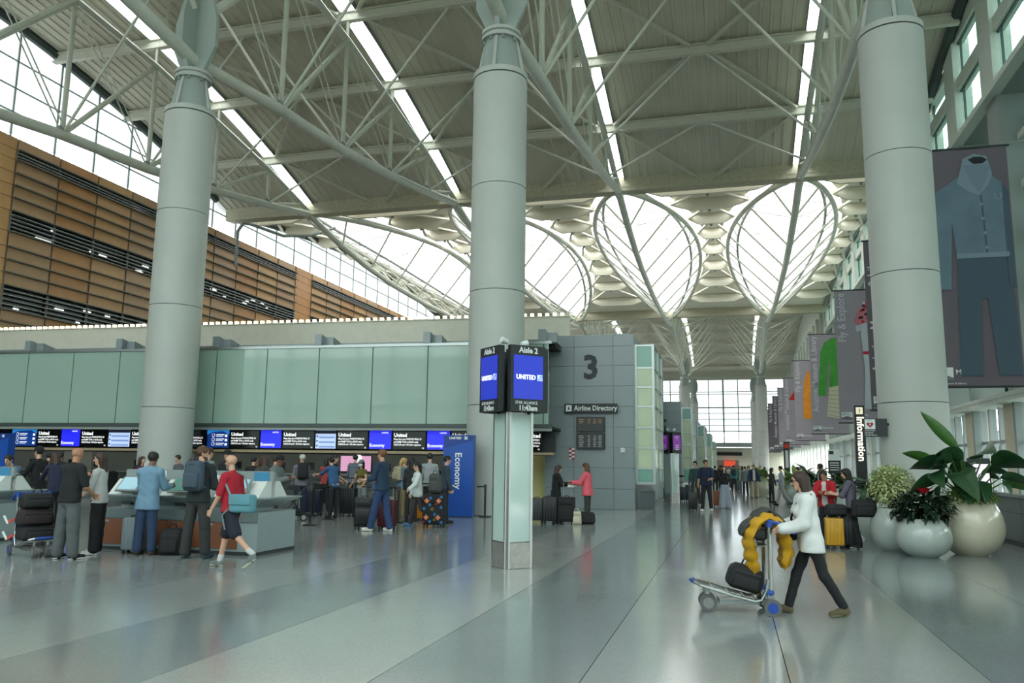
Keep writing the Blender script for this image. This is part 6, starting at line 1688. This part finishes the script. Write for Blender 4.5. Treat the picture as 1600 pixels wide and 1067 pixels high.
r, J = person('man in a red polo and navy shorts walking past the island', (-7.62, 11.35), 88, 1.72, top=(172, 30, 48), legs=(34, 38, 50), shoe=(112, 118, 118), sole=(196, 194, 172), skin='light', hair=('bald', 'grey'), res=NEAR,
       arm_r=(-12, 6, 14, 0), arm_l=(10, 6, 16, 0), leg_r=(20, 2, 8), leg_l=(-25, 2, 24), lean=3, sleeve=.48, leg_end=.47, leg_loose=.035, loose=.022, beard='grey', glasses=True, socks=(200, 200, 198), belly=.02, top_name='polo_shirt')
t = thing('sling_bag', 'teal sling bag carried by the man in the red polo', 'bag', (-7.62, 11.35, 0), r.rotation_euler.z)
TEALB = mat('teal_canvas', (96, 148, 160), .8, bump=.2, bscale=40, var=.05)
rbox('body', (-.14, -.3, 1.0), (.17, .42, .28), .05, TEALB, t, seg=3)
rbox('flap', (-.235, -.3, 1.06), (.03, .38, .16), .012, TEALB, t, seg=2)
MB().tube([(-.2, -.12, 1.1), (-.19, .0, 1.3), (-.12, .06, 1.47), (.02, .02, 1.5), (.12, -.12, 1.42), (.1, -.24, 1.15)], .018, 6).build('strap', mat('grey_webbing', (120, 140, 140), .8), t, smooth=True)
MB().tube([(-.21, -.1, .92), (-.23, .0, .82), (-.22, -.06, .6)], .012, 6).build('loose_strap', MATS['grey_webbing'], t, smooth=True)
# ---- people behind the second island and by the column
person('man in a blue-grey sweater leaning over the cut-off island', (-15.95, 15.2), -170, 1.70, top=(70, 92, 112), legs=(40, 44, 52), hair=('short', 'black'), res=MID, nod=30, lean=14, arm_r=(35, 12, 60, 20), arm_l=(35, 12, 60, 20), group=QG)
person('man in a black cap and black clothes behind the loaded cart', (-16.0, 15.9), 90, 1.84, top=(22, 24, 26), legs=(24, 25, 28), hair=('short', 'black'), hat=('cap', (24, 28, 30)), res=MID, arm_r=(25, 10, 60, 20), arm_l=(25, 10, 60, 20), group=QG, coat=.08)
person('woman with dark brown bobbed hair in a navy top by the cut-off island', (-14.35, 14.75), 60, 1.74, top=(34, 38, 62), legs=(28, 30, 36), hair=('bob', 'darkbrown'), fem=True, res=MID, nod=20, lean=10, arm_r=(30, 10, 60, 20), arm_l=(30, 10, 60, 20), group=QG)
person('dark-haired traveller in black far behind the polo man', (-18.4, 19.0), 40, 1.76, top=(26, 26, 30), legs=(30, 30, 34), hair=('short', 'black'), skin='brown', res=FARR, group=QG)
person('traveller in a maroon top by the column behind the kiosks', (-15.7, 19.0), -90, 1.66, top=(84, 30, 46), legs=(36, 36, 42), hair=('mid', 'darkbrown'), fem=True, res=FARR, group=QG)
person('dark-haired man in profile against the column', (-16.2, 20.0), -90, 1.80, top=(190, 192, 190), legs=(50, 52, 58), hair=('short', 'darkbrown'), res=FARR, group=QG)
person('woman with long black hair looking down in front of the column', (-15.7, 21.0), -75, 1.60, top=(28, 28, 30), legs=(34, 36, 42), hair=('long', 'black'), fem=True, res=FARR, nod=22, group=QG)
r, J = person('tall man with grey vest and shoulder bag in the queue', (-12.6, 17.6), -20, 1.88, top=(110, 122, 122), legs=(50, 54, 58), hair=('short', 'darkbrown'), res=MID, group=QG)
person('man in a dark cap facing the queue behind the backpacker', (-12.75, 18.7), 180, 1.84, top=(34, 34, 38), legs=(38, 40, 46), hair=('short', 'black'), hat=('cap', (30, 32, 36)), res=MID, group=QG)
person('dark-haired traveller seen over the red polo man', (-13.6, 20.2), 150, 1.74, top=(60, 66, 72), legs=(40, 42, 48), hair=('short', 'black'), res=FARR, group=QG)
person('traveller in a black jacket with short black hair in the queue', (-12.9, 20.1), 10, 1.70, top=(24, 25, 28), legs=(34, 36, 40), hair=('short', 'black'), res=FARR, group=QG)
person('traveller in a brown-grey hooded coat seen from behind in the queue', (-11.35, 18.2), 20, 1.70, top=(76, 72, 68), legs=(50, 50, 52), hair=('mid', 'darkbrown'), res=MID, hood=True, nod=16, group=QG)
person('man in a grey hoodie and black beanie looking at his phone', (-10.75, 17.75), -85, 1.72, top=(104, 112, 112), legs=(44, 46, 50), hair=('bald', 'black'), hat=('beanie', (22, 22, 24)), skin='brown', res=MID, hood=True, arm_r=(20, 8, 85, 20), arm_l=(20, 8, 85, 20), nod=22, loose=.035, group=QG)
r, J = person('white-haired man with a black backpack and jeans in the queue', (-12.45, 22.0), 40, 1.78, top=(112, 112, 120), legs=(36, 46, 66), shoe=(200, 200, 198), hair=('short', 'white'), res=MID, arm_r=(10, 12, 60, 10), group=QG, turn=20)
tag(worn_pack(r, J, (26, 26, 30), (.34, .2, .5), 0), 'black backpack worn by the white-haired man', 'backpack')
person('young man in a black t-shirt with dark wavy hair facing the Economy sign', (-11.98, 23.05), -80, 1.80, top=(30, 30, 32), legs=(36, 38, 40), shoe=(205, 205, 200), hair=('short', 'black'), res=MID, sleeve=.5, arm_r=(15, 8, 40, 0), arm_l=(15, 8, 40, 0), nod=16, loose=.03, group=QG)
person('man in a blue shirt leaning on a suitcase behind the black t-shirt man', (-11.35, 21.98), 60, 1.74, top=(50, 88, 130), legs=(40, 42, 52), hair=('short', 'black'), res=MID, lean=14, sleeve=.6, arm_r=(45, 8, 25, 0), arm_l=(45, 8, 25, 0), group=QG)
person('woman in an olive top, face mask and light jeans with long dark hair', (-11.15, 23.4), 170, 1.64, top=(96, 92, 40), legs=(150, 158, 160), shoe=(60, 60, 62), hair=('long', 'black'), fem=True, res=MID, sleeve=.12, mask=True, arm_r=(12, 16, 30, 6), arm_l=(12, 16, 30, 6), group=QG, leg_loose=.035, hat=('cap', (120, 124, 128)))
r, J = person('auburn-haired woman in a denim jacket seen from behind', (-9.85, 21.9), 15, 1.68, top=(74, 104, 136), legs=(48, 54, 66), hair=('long', 'red'), fem=True, res=MID, group=QG, loose=.025)
person('man in a navy sweater, jeans and white trainers looking along the queue', (-8.22, 18.4), 78, 1.90, top=(34, 56, 80), legs=(44, 66, 106), shoe=(214, 210, 196), sole=(230, 228, 220), hair=('short', 'ginger'), skin='light', res=.017, sleeve=.72, arm_r=(10, 8, 68, 0), arm_l=(14, 8, 66, 0), leg_r=(-8, 3, 6), leg_l=(14, 3, 2), nod=4, loose=.026, leg_loose=.026, top_name='sweater')
r, J = person('blond woman in a blue shirt and khaki trousers with a beige backpack', (-9.5, 22.7), -30, 1.72, top=(112, 142, 166), legs=(142, 126, 94), shoe=(196, 194, 188), hair=('tail', 'blond'), fem=True, res=MID, leg_loose=.04, loose=.022, group=QG)
tag(worn_pack(r, J, (176, 164, 138), (.3, .18, .42), 0), 'beige backpack worn by the blond woman', 'backpack')
person('traveller with black hair and dark clothes behind the blond woman', (-8.75, 21.6), 10, 1.72, top=(36, 38, 42), legs=(40, 40, 44), hair=('mid', 'black'), res=FARR, group=QG)
person('tall man in a pale grey t-shirt behind the white cardigan woman', (-8.6, 22.6), 20, 1.86, top=(150, 156, 158), legs=(40, 42, 46), hair=('short', 'black'), res=MID, sleeve=.5, group=QG)
person('woman in a white cardigan, dark trousers and blue trainers mid-stride', (-8.0, 20.2), 120, 1.62, top=(206, 212, 210), legs=(62, 54, 58), shoe=(70, 120, 170), hair=('tail', 'black'), fem=True, res=.017, arm_r=(6, 8, 12, 0), arm_l=(20, 26, 30, -20), leg_r=(14, 3, 4), leg_l=(-14, 3, 42), loose=.03, leg_loose=.022, coat=.05, top_name='cardigan')
person('man in a dark blue-grey shirt half behind the Economy sign', (-7.75, 21.6), -60, 1.78, top=(48, 62, 74), legs=(38, 40, 46), hair=('short', 'black'), res=MID, group=QG, loose=.025)
# ---- two women by the grey wall
person('woman in a black coat with long dark hair by the grey wall', (-4.95, 23.35), -60, 1.58, top=(20, 20, 23), legs=(22, 22, 24), hair=('long', 'darkbrown'), fem=True, res=MID, arm_r=(25, 10, 65, 10), arm_l=(25, 10, 60, 10), coat=.12, loose=.035, nod=18)
person('woman in a coral pink top and dark trousers holding papers', (-4.0, 23.2), 80, 1.64, top=(214, 92, 104), legs=(52, 54, 52), shoe=(40, 40, 42), sole=(215, 215, 212), hair=('long', 'brown'), fem=True, res=MID, arm_r=(28, 8, 62, 6), arm_l=(30, 8, 60, 6), coat=.06, loose=.04, nod=12)
tag(MB().box((0, 0, 0), (.2, .14, .004), M=Matrix.Rotation(.5, 3, 'X')).box((.1, .05, .03), (.12, .16, .004), M=Matrix.Rotation(.8, 3, 'X')).build('paper_sheets', LETTER, loc=(-4.48, 23.22, 1.04), fix=True), 'white papers held between the two women at the grey wall', 'papers')
# ---- far walkway
WG = 'travellers walking in the hall'
person('man in black standing by the purple pillar', (-2.62, 38.9), -80, 1.78, top=(28, 32, 34), legs=(26, 27, 30), hair=('short', 'black'), skin='brown', res=FARR, arm_r=(20, 8, 60, 0), arm_l=(20, 8, 60, 0), group=WG, coat=.06)
person('broad man in a navy shirt and dark trousers walking toward the viewer', (-0.92, 31.1), 172, 1.82, top=(26, 34, 58), legs=(28, 30, 36), shoe=(205, 205, 204), hair=('short', 'black'), skin='tan', res=.026, bulk=1.1, sleeve=.5, turn=40, arm_r=(5, 12, 20, 0), arm_l=(10, 12, 70, 20), leg_r=(8, 4, 2), leg_l=(-8, 4, 6), group=WG, loose=.03)
r, J = person('man in a cap and teal jacket behind the navy shirt man', (-1.45, 34.6), 170, 1.78, top=(44, 72, 74), legs=(70, 64, 56), shoe=(190, 186, 180), hair=('short', 'black'), hat=('cap', (24, 26, 30)), res=FARR, group=WG, leg_r=(10, 3, 2), leg_l=(-10, 3, 8))
person('woman in a black top and wide pale grey trousers', (-0.28, 33.7), 175, 1.60, top=(26, 26, 30), legs=(152, 158, 172), shoe=(150, 150, 150), hair=('long', 'black'), fem=True, res=FARR, leg_loose=.06, group=WG, arm_l=(5, 14, 20, 0), leg_r=(6, 3, 2), leg_l=(-6, 3, 6))
r, J = person('walker in teal with a backpack heading away down the hall', (0.13, 55.5), 0, 1.66, top=(60, 130, 136), legs=(40, 42, 48), hair=('short', 'black'), res=FARR, group=WG, leg_r=(8, 3, 2), leg_l=(-8, 3, 6))
tag(worn_pack(r, J, (36, 60, 66), (.32, .2, .46), 0), 'dark teal backpack on the walker heading away', 'backpack')
person('man in an open navy jacket and beige trousers walking toward the viewer', (1.14, 45.5), 178, 1.70, top=(44, 58, 84), legs=(164, 152, 132), shoe=(40, 40, 42), hair=('short', 'brown'), res=.03, jacket=(206, 200, 186), leg_loose=.05, loose=.04, group=WG, leg_r=(8, 3, 2), leg_l=(-8, 3, 6), arm_r=(5, 18, 20, 0), arm_l=(5, 18, 20, 0))
rr = random.Random(21)
fars = [(0.7, 58, (180, 176, 160), 'pale beige jacket', 0), (1.25, 64, (150, 150, 148), 'light grey jacket', 170), (1.95, 60, (120, 110, 96), 'brown coat', 175), (2.6, 70, (40, 50, 80), 'navy jacket', 0), (-0.95, 50, (36, 38, 44), 'black coat', 5), (-0.2, 62, (200, 196, 186), 'white coat', 178), (-0.95, 72, (60, 62, 66), 'charcoal coat', 0),
        (0.3, 76, (90, 60, 60), 'plum coat', 170), (1.5, 82, (70, 90, 110), 'steel blue jacket', 0), (0.6, 68, (104, 112, 90), 'olive jacket', 175), (-0.5, 45.5, (50, 40, 40), 'dark brown jacket', 3), (0.75, 49.5, (120, 134, 140), 'pale blue top', 0)]
for x, y, c, d, f in fars:
    person(f'distant figure in a {d} walking {"toward the viewer" if f > 90 else "away"} down the hall', (x, y), f, rr.uniform(1.6, 1.78), top=c, legs=rr.choice([(40, 42, 50), (60, 64, 74), (30, 30, 34)]), hair=(rr.choice(['short', 'mid', 'long']), rr.choice(['black', 'brown', 'darkbrown'])), res=.042, group=WG, leg_r=(9, 3, 2), leg_l=(-9, 3, 6), coat=.04)
# ---- around the planters
person('person in a red and white jacket looking down beside the cart woman', (2.0, 19.3), 160, 1.56, top=(176, 32, 42), legs=(26, 28, 34), hair=('short', 'black'), skin='tan', res=MID, jacket=(205, 202, 198), arm_r=(20, 10, 80, 40), arm_l=(20, 10, 80, 40), nod=28, lean=6, loose=.03)
r, J = person('woman with black hair, a mauve-grey top and black trousers carrying a large handbag', (2.42, 18.6), 75, 1.60, top=(92, 88, 104), legs=(20, 21, 24), shoe=(30, 30, 32), sole=(190, 188, 180), hair=('mid', 'black'), fem=True, res=MID, arm_r=(25, 10, 70, 10), arm_l=(25, 10, 70, 10), leg_r=(7, 5, 0), leg_l=(-9, 5, 2), nod=20, loose=.022, leg_loose=.026, sleeve=.6)
t = soft_bag('handbag', 'large black handbag hanging from the woman in mauve-grey by the planters', 'bag', (2.62, 18.28, .66), .1, (.52, .18, .36), CLB, False)
MB().tube([(-.16, 0, .34), (-.13, .08, .62), (-.1, .18, .74), (.08, .18, .72), (.16, 0, .34)], .012, 6).build('strap', CLB, t, smooth=True)
person('man in a dark suit and white shirt by the notice stand', (2.95, 29.5), 90, 1.72, top=(36, 38, 46), legs=(34, 36, 42), hair=('short', 'black'), skin='brown', res=FARR, jacket=(210, 210, 212), group=WG)
person('person in a grey shirt and pale trousers walking past the blue-belted posts', (2.1, 37.5), 80, 1.66, top=(146, 148, 156), legs=(150, 148, 146), hair=('short', 'black'), res=FARR, group=WG, leg_r=(18, 3, 4), leg_l=(-18, 3, 20))
person('person in a dark top behind the blue belts', (1.75, 39.5), -60, 1.56, top=(50, 52, 48), legs=(40, 42, 46), hair=('bob', 'black'), fem=True, res=FARR, group=WG)
person('person in a light shirt half hidden behind the cart woman', (2.75, 36.8), 100, 1.60, top=(190, 186, 170), legs=(60, 62, 68), hair=('short', 'black'), res=FARR, group=WG)

# ---- more of the crowd at the counters
more = [(-19.2, 23.2, (30, 30, 34), 'black fleece', 10, 'short'), (-17.9, 24.4, (60, 70, 90), 'slate blue jumper', 0, 'mid'), (-17.2, 22.6, (90, 92, 94), 'grey sweatshirt', 160, 'short'), (-14.6, 23.0, (40, 46, 44), 'dark green coat', 20, 'long'), (-14.0, 24.6, (120, 110, 96), 'fawn jacket', 0, 'short'),
        (-13.4, 22.0, (48, 50, 58), 'charcoal hooded top', -20, 'short'), (-13.2, 24.9, (150, 60, 60), 'brick red top', 5, 'bob'), (-10.2, 24.6, (44, 60, 52), 'bottle green jacket', 0, 'short'), (-9.3, 25.0, (36, 36, 42), 'black blouse', 10, 'long'), (-21.8, 22.0, (70, 66, 60), 'brown jumper', 30, 'short'), (-15.2, 24.2, (26, 28, 32), 'black anorak', 15, 'short'), (-12.3, 25.2, (96, 104, 116), 'blue-grey shirt', 0, 'short')]
for x, y, c, d, f, hr in more:
    person(f'traveller in a {d} waiting near the ticket counters', (x, y), f, rr.uniform(1.62, 1.82), top=c, legs=rr.choice([(34, 36, 42), (48, 52, 62), (28, 28, 32)]), hair=(hr, rr.choice(['black', 'darkbrown', 'brown'])), res=.036, group=QG, nod=14, fem=hr in ('long', 'bob', 'mid'))
# ---------------------------------------------------------------- lettering becomes plain meshes
bpy.context.view_layer.update()
dg = bpy.context.evaluated_depsgraph_get()
for o in [o for o in scene.objects if o.type == 'FONT']:
    me = bpy.data.meshes.new_from_object(o.evaluated_get(dg))
    me.name = o.name.split('.')[0]
    n = bpy.data.objects.new(o.name.split('.')[0], me); COL.objects.link(n)
    n.parent = o.parent; n.location = o.location; n.rotation_euler = o.rotation_euler; n.scale = o.scale
    for k in ('label', 'category', 'group', 'kind'):
        if k in o: n[k] = o[k]
    cu = o.data
    bpy.data.objects.remove(o); bpy.data.curves.remove(cu)
